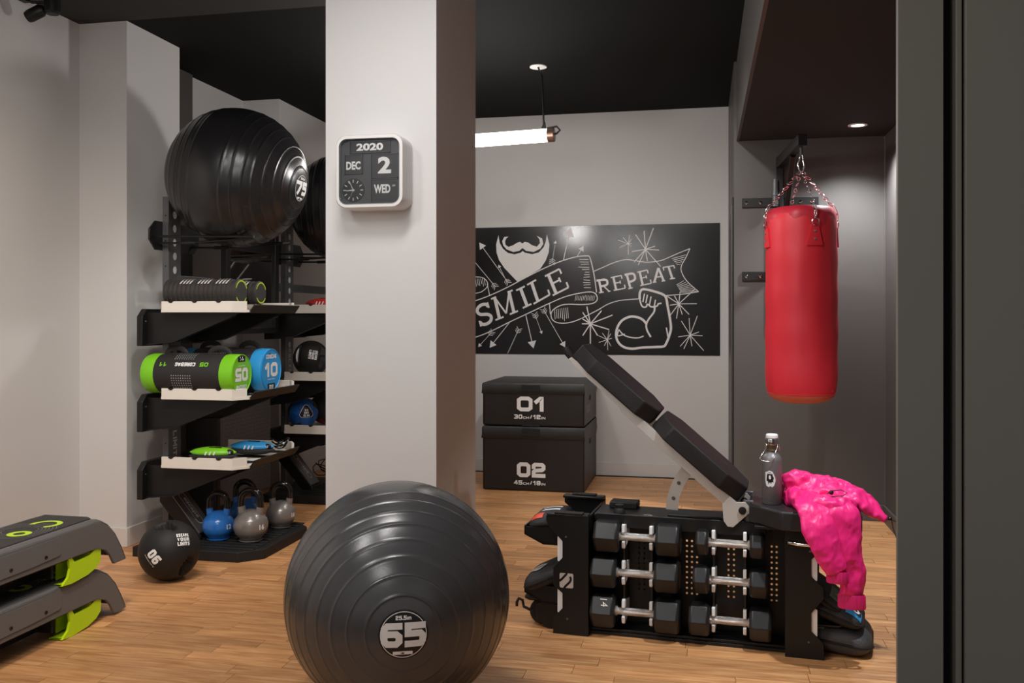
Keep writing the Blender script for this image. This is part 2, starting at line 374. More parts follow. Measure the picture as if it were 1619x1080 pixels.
# foreground partition: sliding panel edge, black gap, second panel
struct('wall_partition_near', M_jamb, (.3165, .387, 1.60, 1.613, 0, 2.7), .001)
struct('trim_partition_core', M_jamb, (.35, .387, 1.613, 1.75, 0, 2.7), .001)
struct('trim_partition_gap', M_gap, (.387, .41, 1.64, 1.75, 0, 2.7))
struct('trim_partition_edge', M_jamb, (.4055, .4145, 1.598, 1.64, 0, 2.7), .001)
struct('wall_partition_right', M_jamb, (.418, 1.3, 1.59, 1.75, 0, 2.7), .001)

# downlight in the alcove ceiling
t = thing('recessed_downlight', 'small round white downlight set in the dark alcove ceiling', 'ceiling light', (.845, 5.32, 2.27))
MB().lathe([(.052, -.002), (.052, -.006), (.036, -.006), (.036, -.002)], (.845, 5.32, 2.27)).build('trim_ring', M_print, t)
MB().lathe([(.0, -.0025), (.036, -.0025), (.036, -.0045), (0, -.0045)], (.845, 5.32, 2.27)).build('lens', mat('lit_lens', (1, .95, .85, 1), .5, emit=3), t)

# track spotlight, top left
t = thing('ceiling_spotlight', 'black adjustable spotlight hanging from the ceiling at top left', 'spotlight', (-3.05, 3.78, CZ))
MB().box(-3.20, -3.0, 3.755, 3.805, 2.715, 2.75).build('track_mount', M_blk, t, .006)
MB().lathe([(.028, 0), (.036, .01), (.038, .10), (.03, .13), (.012, .14)], (-3.035, 3.79, 2.648)).build('lamp_head', M_blk, t)
MB().lathe([(.026, 0), (.03, .015), (.03, .075), (.02, .09)], (-3.155, 3.77, 2.635), (.75, .1, .35)).build('lamp_head', M_blk, t)
MB().tube([(-3.2, 3.78, 2.735), (-3.12, 3.76, 2.70), (-3.07, 3.78, 2.705)], .006).build('cable', M_blk, t)

# pendant tube lamp
M_tube = mat('lit_tube', (1, .97, .92, 1), .4, emit=15)
t = thing('pendant_tube_lamp', 'glowing white tube lamp hanging on a black cord beside the pillar', 'pendant lamp', (-.99, 5.53, CZ))
ax0 = Vector((-2.15, 5.52, 2.283)); ax1 = Vector((-.93, 5.5, 2.318))
MB().cyl(ax0, ax1, .040, n=32).build('diffuser_tube', M_tube, t)
MB().cyl(ax1, ax1+(ax1-ax0).normalized()*.045, .043, n=32).build('end_cap', mat('copper_cap', rgb(150, 120, 105), .3, .8), t, .004)
MB().cyl(ax0-(ax1-ax0).normalized()*.045, ax0, .043, n=32).build('end_cap', M_steel, t, .004)
MB().lathe([(.053, -.008), (.053, 0)], (-.993, 5.535, CZ)).build('canopy', M_print, t, .002)
MB().tube([(-.993, 5.53, CZ-.005), (-.98, 5.52, CZ-.04), (-.965, 5.51, CZ-.07), (-.955, 5.505, 2.42), (-.953, 5.505, 2.38), (-.965, 5.5, 2.36)], .006).build('cord', M_blk, t)
MB().tube([(-.953, 5.505, 2.39), (-.965, 5.5, 2.355), (-.94, 5.5, 2.345), (-.93, 5.49, 2.36), (-.87, 5.49, 2.368), (-.85, 5.49, 2.345), (-.87, 5.49, 2.325), (-.89, 5.49, 2.32)], .006).build('cable_loop', M_blk, t)
MB().tube([(-.952, 5.505, 2.40), (-.945, 5.505, 2.34)], .008).build('cord_grip', M_blk, t)

# ------------------------------------------------------------------ wall mural
t = thing('wall_mural', 'glossy black wall mural with white chalk-style beard, ribbon banners, arrows and flexed arm', 'mural', (-1.1, 6.89, .91))
M_mural = mat('glossy_black_vinyl', rgb(28, 25, 26), .17, bump=.02, bscale=260, spec=.4)
M_chalk = mat('white_chalk_print', rgb(224, 220, 218), .55, var=.08, vscale=120)
MB().box(-2.45, .129, 6.882, 6.8895, .915, 1.897).build('board', M_mural, t, .001)
MURAL={
'arrow.0':[('l',0.0041,[(-1.474,1.47),(-1.685,1.758)]),('f',0,[(-1.702,1.782),(-1.648,1.758),(-1.697,1.724)]),('l',0.0041,[(-1.474,1.47),(-1.445,1.469)]),('l',0.0041,[(-1.474,1.47),(-1.483,1.443)]),('l',0.0041,[(-1.483,1.482),(-1.454,1.481)]),('l',0.0041,[(-1.483,1.482),(-1.492,1.455)]),('l',0.0041,[(-1.492,1.494),(-1.463,1.493)]),('l',0.0041,[(-1.492,1.494),(-1.501,1.467)])],
'arrow.1':[('l',0.0041,[(-1.576,1.439),(-1.741,1.635)]),('l',0.0041,[(-1.576,1.439),(-1.547,1.441)]),('l',0.0041,[(-1.576,1.439),(-1.583,1.411)]),('l',0.0041,[(-1.586,1.45),(-1.556,1.452)]),('l',0.0041,[(-1.586,1.45),(-1.593,1.423)]),('l',0.0041,[(-1.595,1.462),(-1.566,1.463)]),('l',0.0041,[(-1.595,1.462),(-1.603,1.434)])],
'arrow.2':[('l',0.0031,[(-1.485,1.48),(-1.543,1.594)]),('f',0,[(-1.549,1.607),(-1.526,1.592),(-1.551,1.58)])],
'arrow.3':[('l',0.0031,[(-1.127,1.62),(-1.101,1.774)]),('f',0,[(-1.099,1.787),(-1.089,1.763),(-1.116,1.767)]),('l',0.0041,[(-1.127,1.62),(-1.107,1.6)]),('l',0.0041,[(-1.127,1.62),(-1.152,1.608)]),('l',0.0041,[(-1.125,1.635),(-1.105,1.614)]),('l',0.0041,[(-1.125,1.635),(-1.15,1.622)]),('l',0.0041,[(-1.122,1.649),(-1.102,1.628)]),('l',0.0041,[(-1.122,1.649),(-1.148,1.637)])],
'arrow.4':[('l',0.0061,[(-1.038,1.639),(-0.993,1.846)]),('f',0,[(-0.984,1.889),(-0.957,1.807),(-1.042,1.827)])],
'arrow.5':[('l',0.0051,[(-0.932,1.666),(-0.896,1.724)]),('f',0,[(-0.883,1.743),(-0.885,1.698),(-0.923,1.723)])],
'arrow.6':[('l',0.0031,[(-1.603,1.082),(-1.7,0.978)]),('f',0,[(-1.711,0.966),(-1.705,0.997),(-1.68,0.976)]),('l',0.0041,[(-1.603,1.082),(-1.609,1.11)]),('l',0.0041,[(-1.603,1.082),(-1.574,1.079)]),('l',0.0041,[(-1.613,1.071),(-1.619,1.099)]),('l',0.0041,[(-1.613,1.071),(-1.584,1.068)]),('l',0.0041,[(-1.623,1.06),(-1.629,1.088)]),('l',0.0041,[(-1.623,1.06),(-1.594,1.057)])],
'arrow.7':[('l',0.0051,[(-1.463,1.156),(-1.601,0.985)]),('f',0,[(-1.619,0.961),(-1.611,1.019),(-1.564,0.983)])],
'arrow.8':[('l',0.0041,[(-1.389,1.104),(-1.476,0.918)]),('l',0.0041,[(-1.389,1.104),(-1.403,1.129)]),('l',0.0041,[(-1.389,1.104),(-1.36,1.11)]),('l',0.0041,[(-1.395,1.091),(-1.409,1.115)]),('l',0.0041,[(-1.395,1.091),(-1.367,1.096)]),('l',0.0041,[(-1.401,1.077),(-1.415,1.102)]),('l',0.0041,[(-1.401,1.077),(-1.373,1.083)])],
'arrow.9':[('l',0.0061,[(-1.333,1.217),(-1.28,0.991)]),('f',0,[(-1.272,0.959),(-1.318,1.006),(-1.252,1.021)])],
'arrow.10':[('l',0.0031,[(-1.26,1.219),(-1.21,1.083)]),('f',0,[(-1.206,1.07),(-1.226,1.087),(-1.201,1.096)]),('l',0.0041,[(-1.26,1.219),(-1.287,1.227)]),('l',0.0041,[(-1.26,1.219),(-1.243,1.242)]),('l',0.0041,[(-1.255,1.205),(-1.282,1.213)]),('l',0.0041,[(-1.255,1.205),(-1.238,1.228)]),('l',0.0041,[(-1.25,1.191),(-1.277,1.199)]),('l',0.0041,[(-1.25,1.191),(-1.233,1.215)])],
'arrow.11':[('l',0.0041,[(-1.193,1.255),(-1.038,0.99)]),('f',0,[(-1.026,0.969),(-1.069,0.993),(-1.025,1.018)]),('l',0.0041,[(-1.193,1.255),(-1.222,1.258)]),('l',0.0041,[(-1.193,1.255),(-1.181,1.281)]),('l',0.0041,[(-1.186,1.242),(-1.214,1.245)]),('l',0.0041,[(-1.186,1.242),(-1.174,1.268)]),('l',0.0041,[(-1.178,1.23),(-1.207,1.233)]),('l',0.0041,[(-1.178,1.23),(-1.167,1.256)])],
'beard':[('f',0,[(-1.549,1.837),(-1.567,1.764),(-1.564,1.701),(-1.544,1.643),(-1.501,1.58),(-1.399,1.474),(-1.315,1.518),(-1.219,1.572),(-1.177,1.633),(-1.154,1.695),(-1.148,1.757),(-1.167,1.835),(-1.177,1.778),(-1.193,1.737),(-1.23,1.698),(-1.283,1.685),(-1.341,1.698),(-1.357,1.711),(-1.373,1.698),(-1.421,1.686),(-1.474,1.698),(-1.512,1.73),(-1.538,1.774)])],
'moustache':[('f',0,[(-1.469,1.825),(-1.504,1.821),(-1.519,1.789),(-1.512,1.758),(-1.485,1.726),(-1.431,1.704),(-1.384,1.713),(-1.359,1.734),(-1.33,1.712),(-1.272,1.702),(-1.219,1.727),(-1.196,1.763),(-1.204,1.805),(-1.246,1.826),(-1.225,1.798),(-1.222,1.769),(-1.246,1.742),(-1.283,1.754),(-1.315,1.776),(-1.341,1.781),(-1.359,1.769),(-1.378,1.782),(-1.402,1.775),(-1.431,1.757),(-1.469,1.744),(-1.493,1.761),(-1.496,1.789),(-1.487,1.809)])],
'banner':[('l',0.0072,[(-1.776,1.314),(-1.744,1.324),(-1.625,1.366),(-1.474,1.433),(-1.315,1.515),(-1.188,1.576),(-1.062,1.627),(-0.937,1.661),(-0.844,1.667)]),('l',0.0072,[(-0.844,1.667),(-0.829,1.634),(-0.803,1.516),(-0.785,1.388)]),('l',0.0072,[(-1.776,1.029),(-1.744,1.04),(-1.679,1.061),(-1.581,1.103),(-1.463,1.161),(-1.315,1.229),(-1.146,1.307),(-1.02,1.358),(-0.896,1.386),(-0.824,1.391),(-0.788,1.372),(-0.78,1.333),(-0.813,1.305),(-0.896,1.296),(-1,1.299),(-1.062,1.289),(-1.114,1.26),(-1.135,1.224),(-1.125,1.182),(-1.083,1.157),(-1,1.157),(-0.917,1.183),(-0.824,1.229),(-0.753,1.265)]),('l',0.0072,[(-1.148,1.307),(-1.14,1.224)]),('l',0.0061,[(-1.765,1.514),(-1.689,1.511),(-1.652,1.492),(-1.635,1.46),(-1.641,1.434),(-1.668,1.408),(-1.7,1.392),(-1.765,1.382)]),('l',0.0061,[(-1.639,1.46),(-1.619,1.366)]),('l',0.0041,[(-0.917,1.64),(-0.846,1.639)]),('l',0.0041,[(-0.913,1.621),(-0.845,1.619)]),('l',0.0041,[(-0.905,1.601),(-0.843,1.604)]),('l',0.0041,[(-0.924,1.582),(-0.842,1.578)]),('l',0.0041,[(-0.896,1.562),(-0.84,1.564)]),('l',0.0041,[(-0.873,1.542),(-0.839,1.542)]),('l',0.0041,[(-0.878,1.523),(-0.837,1.523)]),('l',0.0041,[(-0.884,1.503),(-0.836,1.506)]),('l',0.0041,[(-0.884,1.484),(-0.834,1.48)]),('l',0.0041,[(-0.888,1.464),(-0.832,1.462)]),('l',0.0041,[(-0.883,1.445),(-0.831,1.448)]),('l',0.0041,[(-0.881,1.425),(-0.829,1.424)]),('l',0.0031,[(-0.95,1.324),(-0.941,1.368)]),('l',0.0031,[(-0.938,1.329),(-0.93,1.365)]),('l',0.0031,[(-0.926,1.327),(-0.918,1.362)]),('l',0.0031,[(-0.914,1.327),(-0.906,1.362)]),('l',0.0031,[(-0.902,1.325),(-0.894,1.363)]),('l',0.0031,[(-0.89,1.325),(-0.882,1.362)]),('l',0.0031,[(-0.878,1.329),(-0.87,1.367)]),('l',0.0031,[(-0.866,1.322),(-0.858,1.366)]),('l',0.0031,[(-0.855,1.329),(-0.846,1.365)]),('l',0.0031,[(-0.843,1.326),(-0.834,1.365)]),('l',0.0031,[(-0.831,1.325),(-0.823,1.365)]),('l',0.0031,[(-0.819,1.324),(-0.811,1.364)]),('l',0.0031,[(-0.807,1.326),(-0.799,1.362)]),('l',0.0041,[(-1.109,1.26),(-1.103,1.184)]),('l',0.0041,[(-1.094,1.262),(-1.088,1.191)]),('l',0.0041,[(-1.08,1.264),(-1.074,1.189)]),('l',0.0041,[(-1.065,1.266),(-1.059,1.193)]),('l',0.0041,[(-1.051,1.268),(-1.044,1.184)]),('l',0.0041,[(-1.036,1.27),(-1.03,1.171)]),('l',0.0041,[(-1.021,1.272),(-1.015,1.189)]),('l',0.0041,[(-1.007,1.274),(-1.001,1.192)]),('l',0.0041,[(-1.733,1.501),(-1.724,1.438)]),('l',0.0041,[(-1.719,1.501),(-1.71,1.448)]),('l',0.0041,[(-1.705,1.501),(-1.696,1.444)]),('l',0.0041,[(-1.69,1.501),(-1.682,1.459)]),('l',0.0041,[(-1.676,1.501),(-1.668,1.44)]),('l',0.0041,[(-1.662,1.501),(-1.654,1.448)]),('l',0.0061,[(-0.808,1.547),(-0.726,1.582),(-0.644,1.616),(-0.563,1.634),(-0.502,1.627),(-0.442,1.616),(-0.382,1.613),(-0.302,1.624),(-0.242,1.647),(-0.163,1.681),(-0.089,1.71)]),('l',0.0061,[(-0.089,1.71),(-0.118,1.645),(-0.153,1.575),(-0.143,1.52),(-0.103,1.459),(-0.025,1.389)]),('l',0.0061,[(-0.025,1.389),(-0.143,1.371),(-0.262,1.362)]),('l',0.0061,[(-0.854,1.213),(-0.767,1.259),(-0.695,1.3),(-0.614,1.325),(-0.543,1.332),(-0.464,1.338)]),('l',0.0041,[(-0.222,1.636),(-0.118,1.664)]),('l',0.0041,[(-0.213,1.625),(-0.127,1.647)]),('l',0.0041,[(-0.204,1.614),(-0.136,1.63)]),('l',0.0041,[(-0.195,1.603),(-0.145,1.613)]),('l',0.0041,[(-0.186,1.592),(-0.154,1.596)]),('l',0.0041,[(-0.187,1.44),(-0.133,1.472)]),('l',0.0041,[(-0.182,1.432),(-0.119,1.46)]),('l',0.0041,[(-0.177,1.424),(-0.105,1.449)]),('l',0.0041,[(-0.172,1.415),(-0.091,1.438)]),('l',0.0041,[(-0.167,1.407),(-0.078,1.427)]),('l',0.0041,[(-0.163,1.399),(-0.064,1.416)]),('l',0.0041,[(-0.158,1.391),(-0.05,1.405)]),('l',0.0041,[(-0.153,1.383),(-0.036,1.394)])],
'starburst.0':[('l',0.0061,[(-0.417,1.71),(-0.357,1.868)]),('l',0.0061,[(-0.417,1.71),(-0.427,1.849)]),('l',0.0061,[(-0.417,1.71),(-0.49,1.821)]),('l',0.0061,[(-0.417,1.71),(-0.518,1.694)]),('l',0.0061,[(-0.417,1.71),(-0.5,1.615)]),('l',0.0061,[(-0.417,1.71),(-0.47,1.592)]),('l',0.0061,[(-0.417,1.71),(-0.402,1.619)]),('l',0.0061,[(-0.417,1.71),(-0.304,1.579)]),('l',0.0061,[(-0.417,1.71),(-0.315,1.703)]),('l',0.0061,[(-0.417,1.71),(-0.345,1.732)])],
'starburst.1':[('l',0.0041,[(-0.546,1.753),(-0.622,1.783)]),('l',0.0041,[(-0.546,1.753),(-0.583,1.801)]),('l',0.0041,[(-0.546,1.753),(-0.535,1.819)]),('l',0.0041,[(-0.546,1.753),(-0.521,1.788)]),('l',0.0041,[(-0.546,1.753),(-0.517,1.755)]),('l',0.0041,[(-0.546,1.753),(-0.523,1.732)]),('l',0.0041,[(-0.546,1.753),(-0.545,1.67)]),('l',0.0041,[(-0.546,1.753),(-0.61,1.727)])],
'starburst.2':[('l',0.0061,[(-0.17,1.299),(-0.262,1.36)]),('l',0.0061,[(-0.17,1.299),(-0.202,1.359)]),('l',0.0061,[(-0.17,1.299),(-0.16,1.391)]),('l',0.0061,[(-0.17,1.299),(-0.054,1.407)]),('l',0.0061,[(-0.17,1.299),(-0.038,1.3)]),('l',0.0061,[(-0.17,1.299),(-0.095,1.22)]),('l',0.0061,[(-0.17,1.299),(-0.145,1.22)]),('l',0.0061,[(-0.17,1.299),(-0.187,1.19)]),('l',0.0061,[(-0.17,1.299),(-0.234,1.213)]),('l',0.0061,[(-0.17,1.299),(-0.236,1.289)])],
'starburst.3':[('l',0.0051,[(-0.087,1.066),(-0.151,1.171)]),('l',0.0051,[(-0.087,1.066),(-0.095,1.193)]),('l',0.0051,[(-0.087,1.066),(-0.034,1.21)]),('l',0.0051,[(-0.087,1.066),(-0.023,1.09)]),('l',0.0051,[(-0.087,1.066),(0.003,1.062)]),('l',0.0051,[(-0.087,1.066),(0.012,0.951)]),('l',0.0051,[(-0.087,1.066),(-0.074,0.984)]),('l',0.0051,[(-0.087,1.066),(-0.133,0.964)]),('l',0.0051,[(-0.087,1.066),(-0.161,0.982)]),('l',0.0051,[(-0.087,1.066),(-0.174,1.053)])],
'starburst.4':[('l',0.0041,[(-0.703,1.029),(-0.741,1.078)]),('l',0.0041,[(-0.703,1.029),(-0.69,1.099)]),('l',0.0041,[(-0.703,1.029),(-0.677,1.075)]),('l',0.0041,[(-0.703,1.029),(-0.669,1.04)]),('l',0.0041,[(-0.703,1.029),(-0.675,0.98)]),('l',0.0041,[(-0.703,1.029),(-0.7,0.95)]),('l',0.0041,[(-0.703,1.029),(-0.726,0.983)]),('l',0.0041,[(-0.703,1.029),(-0.767,1.008)]),('l',0.0041,[(-0.703,1.029),(-0.772,1.06)])],
'starburst.5':[('l',0.0082,[(-0.832,1.149),(-0.859,1.28)]),('l',0.0082,[(-0.832,1.149),(-0.891,1.237)]),('l',0.0082,[(-0.832,1.149),(-0.901,1.193)]),('l',0.0082,[(-0.832,1.149),(-0.896,1.149)]),('l',0.0082,[(-0.832,1.149),(-0.891,1.059)]),('l',0.0082,[(-0.832,1.149),(-0.832,0.998)]),('l',0.0082,[(-0.832,1.149),(-0.777,1.06)]),('l',0.0082,[(-0.832,1.149),(-0.69,1.106)]),('l',0.0082,[(-0.832,1.149),(-0.663,1.216)]),('l',0.0082,[(-0.832,1.149),(-0.747,1.249)])],
'flexed_arm':[('l',0.0174,[(-0.46,1.335),(-0.459,1.381),(-0.442,1.408),(-0.402,1.406),(-0.342,1.39),(-0.292,1.372),(-0.265,1.347),(-0.252,1.279),(-0.237,1.198),(-0.228,1.117),(-0.242,1.057),(-0.262,1.006),(-0.282,0.981),(-0.342,0.976),(-0.442,0.971),(-0.513,0.962),(-0.573,0.972),(-0.616,1.004),(-0.636,1.055),(-0.629,1.116),(-0.594,1.173),(-0.533,1.203),(-0.472,1.198),(-0.432,1.176),(-0.41,1.149)]),('l',0.0133,[(-0.347,1.274),(-0.354,1.237),(-0.392,1.186),(-0.41,1.145),(-0.405,1.102),(-0.377,1.051)]),('l',0.0092,[(-0.616,1.106),(-0.583,1.068),(-0.533,1.048),(-0.472,1.044),(-0.43,1.058)]),('l',0.0082,[(-0.616,1.106),(-0.624,1.06),(-0.571,1.072)]),('l',0.0102,[(-0.262,1.122),(-0.25,1.052)]),('l',0.0113,[(-0.46,1.335),(-0.447,1.291),(-0.43,1.275),(-0.41,1.279),(-0.402,1.297),(-0.372,1.277),(-0.33,1.284),(-0.322,1.299),(-0.297,1.304)]),('l',0.0092,[(-0.424,1.376),(-0.436,1.313)]),('l',0.0092,[(-0.402,1.368),(-0.414,1.306)]),('l',0.0092,[(-0.375,1.355),(-0.387,1.292)]),('l',0.0092,[(-0.342,1.33),(-0.354,1.267)])],
'letter_s.0':[('l',0.0246,[(-1.631,1.281),(-1.649,1.299),(-1.684,1.295),(-1.713,1.271),(-1.717,1.239),(-1.693,1.221),(-1.662,1.221),(-1.632,1.221),(-1.608,1.204),(-1.611,1.172),(-1.641,1.148),(-1.676,1.144),(-1.696,1.16)]),('l',0.0135,[(-1.638,1.315),(-1.625,1.271)]),('l',0.0135,[(-1.688,1.127),(-1.701,1.171)])],
'letter_m.1':[('l',0.0246,[(-1.541,1.19),(-1.579,1.352)]),('l',0.0246,[(-1.426,1.235),(-1.465,1.397)]),('l',0.0135,[(-1.579,1.352),(-1.487,1.229),(-1.465,1.397)]),('l',0.0135,[(-1.573,1.177),(-1.508,1.202)]),('l',0.0135,[(-1.458,1.222),(-1.394,1.248)]),('l',0.0135,[(-1.608,1.341),(-1.567,1.357)]),('l',0.0135,[(-1.477,1.392),(-1.436,1.408)])],
'letter_i.2':[('l',0.0246,[(-1.322,1.286),(-1.374,1.422)]),('l',0.0135,[(-1.356,1.27),(-1.289,1.302)]),('l',0.0135,[(-1.408,1.406),(-1.341,1.438)])],
'letter_l.3':[('l',0.0246,[(-1.237,1.321),(-1.287,1.467)]),('l',0.0135,[(-1.323,1.448),(-1.252,1.487)]),('l',0.0135,[(-1.272,1.302),(-1.146,1.372)]),('l',0.0135,[(-1.146,1.372),(-1.159,1.411)])],
'letter_e.4':[('l',0.0246,[(-1.095,1.38),(-1.156,1.527)]),('l',0.0135,[(-1.122,1.367),(-1,1.427)]),('l',0.0135,[(-1,1.427),(-1.016,1.467)]),('l',0.0135,[(-1.183,1.514),(-1.07,1.569)]),('l',0.0135,[(-1.07,1.569),(-1.055,1.532)]),('l',0.0135,[(-1.126,1.457),(-1.068,1.485)]),('l',0.0135,[(-1.075,1.503),(-1.06,1.468)])],
'letter_r.5':[('l',0.0164,[(-0.748,1.388),(-0.766,1.479)]),('l',0.009,[(-0.767,1.385),(-0.73,1.39)]),('l',0.0164,[(-0.786,1.477),(-0.733,1.484),(-0.71,1.48),(-0.703,1.465),(-0.706,1.448),(-0.728,1.438),(-0.757,1.434)]),('l',0.009,[(-0.733,1.437),(-0.69,1.396)]),('l',0.009,[(-0.699,1.395),(-0.68,1.397)])],
'letter_e.6':[('l',0.0164,[(-0.636,1.406),(-0.658,1.503)]),('l',0.009,[(-0.655,1.402),(-0.568,1.419)]),('l',0.009,[(-0.568,1.419),(-0.574,1.445)]),('l',0.009,[(-0.677,1.499),(-0.597,1.515)]),('l',0.009,[(-0.597,1.515),(-0.592,1.49)]),('l',0.009,[(-0.647,1.456),(-0.606,1.464)]),('l',0.009,[(-0.608,1.476),(-0.603,1.453)])],
'letter_p.7':[('l',0.0164,[(-0.529,1.417),(-0.557,1.522)]),('l',0.009,[(-0.546,1.414),(-0.512,1.421)]),('l',0.0164,[(-0.573,1.519),(-0.528,1.528),(-0.506,1.525),(-0.496,1.506),(-0.497,1.485),(-0.517,1.471),(-0.542,1.466)])],
'letter_e.8':[('l',0.0164,[(-0.437,1.44),(-0.46,1.542)]),('l',0.009,[(-0.455,1.437),(-0.374,1.454)]),('l',0.009,[(-0.374,1.454),(-0.38,1.482)]),('l',0.009,[(-0.478,1.538),(-0.403,1.554)]),('l',0.009,[(-0.403,1.554),(-0.397,1.529)]),('l',0.009,[(-0.449,1.493),(-0.41,1.502)]),('l',0.009,[(-0.413,1.514),(-0.407,1.49)])],
'letter_a.9':[('l',0.0164,[(-0.321,1.568),(-0.351,1.463)]),('l',0.0164,[(-0.321,1.568),(-0.281,1.471)]),('l',0.009,[(-0.34,1.499),(-0.294,1.505)]),('l',0.009,[(-0.362,1.461),(-0.336,1.464)]),('l',0.009,[(-0.297,1.469),(-0.27,1.473)])],
'letter_t.10':[('l',0.0164,[(-0.217,1.488),(-0.247,1.579)]),('l',0.009,[(-0.287,1.572),(-0.207,1.585)]),('l',0.009,[(-0.287,1.572),(-0.28,1.55)]),('l',0.009,[(-0.207,1.585),(-0.2,1.564)]),('l',0.009,[(-0.236,1.485),(-0.198,1.491)])]}

YF = 6.8812
def stroke(mb, pts, wd, y):
    P = [Vector((a, b)) for a, b in pts]
    if len(P) > 2:            # smooth the polyline
        out = []
        for i in range(len(P)-1):
            p0 = P[max(i-1, 0)]; p1 = P[i]; p2 = P[i+1]; p3 = P[min(i+2, len(P)-1)]
            for q in range(5):
                s = q/5; out.append(.5*((2*p1)+(p2-p0)*s+(2*p0-5*p1+4*p2-p3)*s*s+(3*p1-p0-3*p2+p3)*s**3))
        P = out+[P[-1]]
    L = []
    for i in range(len(P)):
        d = (P[min(i+1, len(P)-1)]-P[max(i-1, 0)]); d = d.normalized() if d.length > 1e-9 else Vector((1, 0)); n = Vector((-d.y, d.x))
        L.append((P[i]+n*wd/2, P[i]-n*wd/2))
    vs = []; fs = []
    for a, b in L: vs += [(a.x, y, a.y), (b.x, y, b.y)]
    for i in range(len(L)-1): fs.append((2*i, 2*i+1, 2*i+3, 2*i+2))
    mb.add(vs, fs)
from mathutils.geometry import tessellate_polygon
for nm, items in MURAL.items():
    mb = MB()
    for i, (kd, wd, pts) in enumerate(items):
        y = YF-.00004*i
        if kd == 'l':
            if nm.split('.')[0] in ('letter_m', 'letter_a') and len(pts) == 3:
                stroke(mb, pts[:2], wd, y); stroke(mb, pts[1:], wd, y-.00001)
            else: stroke(mb, pts, wd, y)
        else:
            vs = [(a, y, b) for a, b in pts]
            for tr in tessellate_polygon([[Vector(v) for v in vs]]): mb.add([vs[k] for k in tr], [(0, 1, 2)])
    mb.build(nm.split('.')[0], M_chalk, t, smooth=0, merge=1e-6)

# ------------------------------------------------------------------ flip calendar clock on the pillar
t = thing('flip_calendar_clock', 'square white flip calendar clock mounted on the white pillar', 'clock', (-1.32, 3.6, 1.795))
def rrect(cx, cz, wd, ht, r, n=8):
    out = []
    for sx, sz, a0 in ((1, -1, -PI/2), (1, 1, 0), (-1, 1, PI/2), (-1, -1, PI)):
        for i in range(n+1):
            a = a0+PI/2*i/n; out.append((cx+sx*(wd/2-r)+r*math.cos(a), cz+sz*(ht/2-r)+r*math.sin(a)))
    return out
cx, cz, fy = -1.32, 1.795, 3.478
M_case = mat('white_plastic_case', rgb(225, 223, 220), .3)
M_face = mat('charcoal_face', rgb(66, 66, 68), .5); M_flap = mat('black_flap', rgb(42, 42, 44), .5)
mb = MB(); o_ = rrect(cx, cz, .29, .298, .045); i_ = rrect(cx, cz, .258, .266, .032); n = len(o_)
mb.ring([[(x, 3.5995, z) for x, z in o_], [(x, fy+.006, z) for x, z in o_], [(cx+(x-cx)*.975, fy, cz+(z-cz)*.975) for x, z in o_], [(x, fy, z) for x, z in i_], [(x, fy+.022, z) for x, z in i_]], cap=True)
mb.build('case', M_case, t, smooth=50)
MB().ring([[(x, fy+.003, z) for x, z in rrect(cx, cz, .262, .27, .034)], [(x, fy-.001, z) for x, z in rrect(cx, cz, .26, .268, .034)], [(x, fy-.001, z) for x, z in rrect(cx, cz, .254, .262, .03)], [(x, fy+.02, z) for x, z in rrect(cx, cz, .254, .262, .03)]], cap=False).build('bezel', M_chrome, t)
MB().prism(rrect(cx, cz, .256, .264, .03), 'y', fy+.016, fy+.0215).build('face', M_face, t, smooth=0)
def win(x0, x1, z0, z1, name):
    MB().box(x0, x1, fy+.012, fy+.0165, z0, z1).build(name, M_flap, t, .001)
    f = MB(); f.box(x0-.003, x0, fy+.008, fy+.0165, z0-.003, z1+.003); f.box(x1, x1+.003, fy+.010, fy+.0165, z0-.003, z1+.003)
    f.box(x0-.003, x1+.003, fy+.010, fy+.0165, z1, z1+.003); f.box(x0-.003, x1+.003, fy+.010, fy+.0165, z0-.003, z0)
    f.build('window_frame', M_face, t, smooth=0)
def ctext(s, x, z, h, width, name, bold=.04, dz=.0):
    mb = MB(); fn = plane_fn((cx, fy+.0108, cz), (1, 0, dz), (0, 0, 1)); put_text(mb, s, h, fn, x, z, bold, width=width); mb.build(name, M_print, t, smooth=0)
win(cx-.085, cx+.083, cz+.078, cz+.122, 'year_flap'); ctext('2020', -.001, .100, .03, .115, 'year_digits')
win(cx-.108, cx-.035, cz-.005, cz+.068, 'month_flap'); ctext('DEC', -.0715, .026, .034, .062, 'month_letters')
win(cx+.006, cx+.118, cz-.025, cz+.068, 'day_flap'); ctext('2', .062, .024, .068, .056, 'day_digit')
win(cx+.006, cx+.118, cz-.124, cz-.034, 'weekday_flap'); ctext('WED', .052, -.072, .036, .07, 'weekday_letters'); ctext('AM', .101, -.060, .008, .012, 'weekday_letters', .01)
MB().box(cx+.006, cx+.118, fy+.0118, fy+.0121, cz+.020, cz+.022).build('flap_split', M_label, t, smooth=0)
mb = MB(); mb.lathe([(.048, 0), (.048, .003), (0, .003)], (cx-.073, fy+.0165, cz-.074), (0, -1, 0)); mb.build('dial', M_label, t)
mb = MB()
for k in range(12):
    a = k*PI/6; c0 = Vector((cx-.073+math.sin(a)*.031, 0, cz-.074+math.cos(a)*.031)); c1 = Vector((cx-.073+math.sin(a)*.043, 0, cz-.074+math.cos(a)*.043))
    nn = Vector((math.cos(a), 0, -math.sin(a)))*.0014; y = Vector((0, fy+.0130, 0))
    mb.add([c0+nn+y, c1+nn+y, c1-nn+y, c0-nn+y], [(0, 1, 2, 3)])
mb.build('hour_marks', M_print, t, smooth=0)
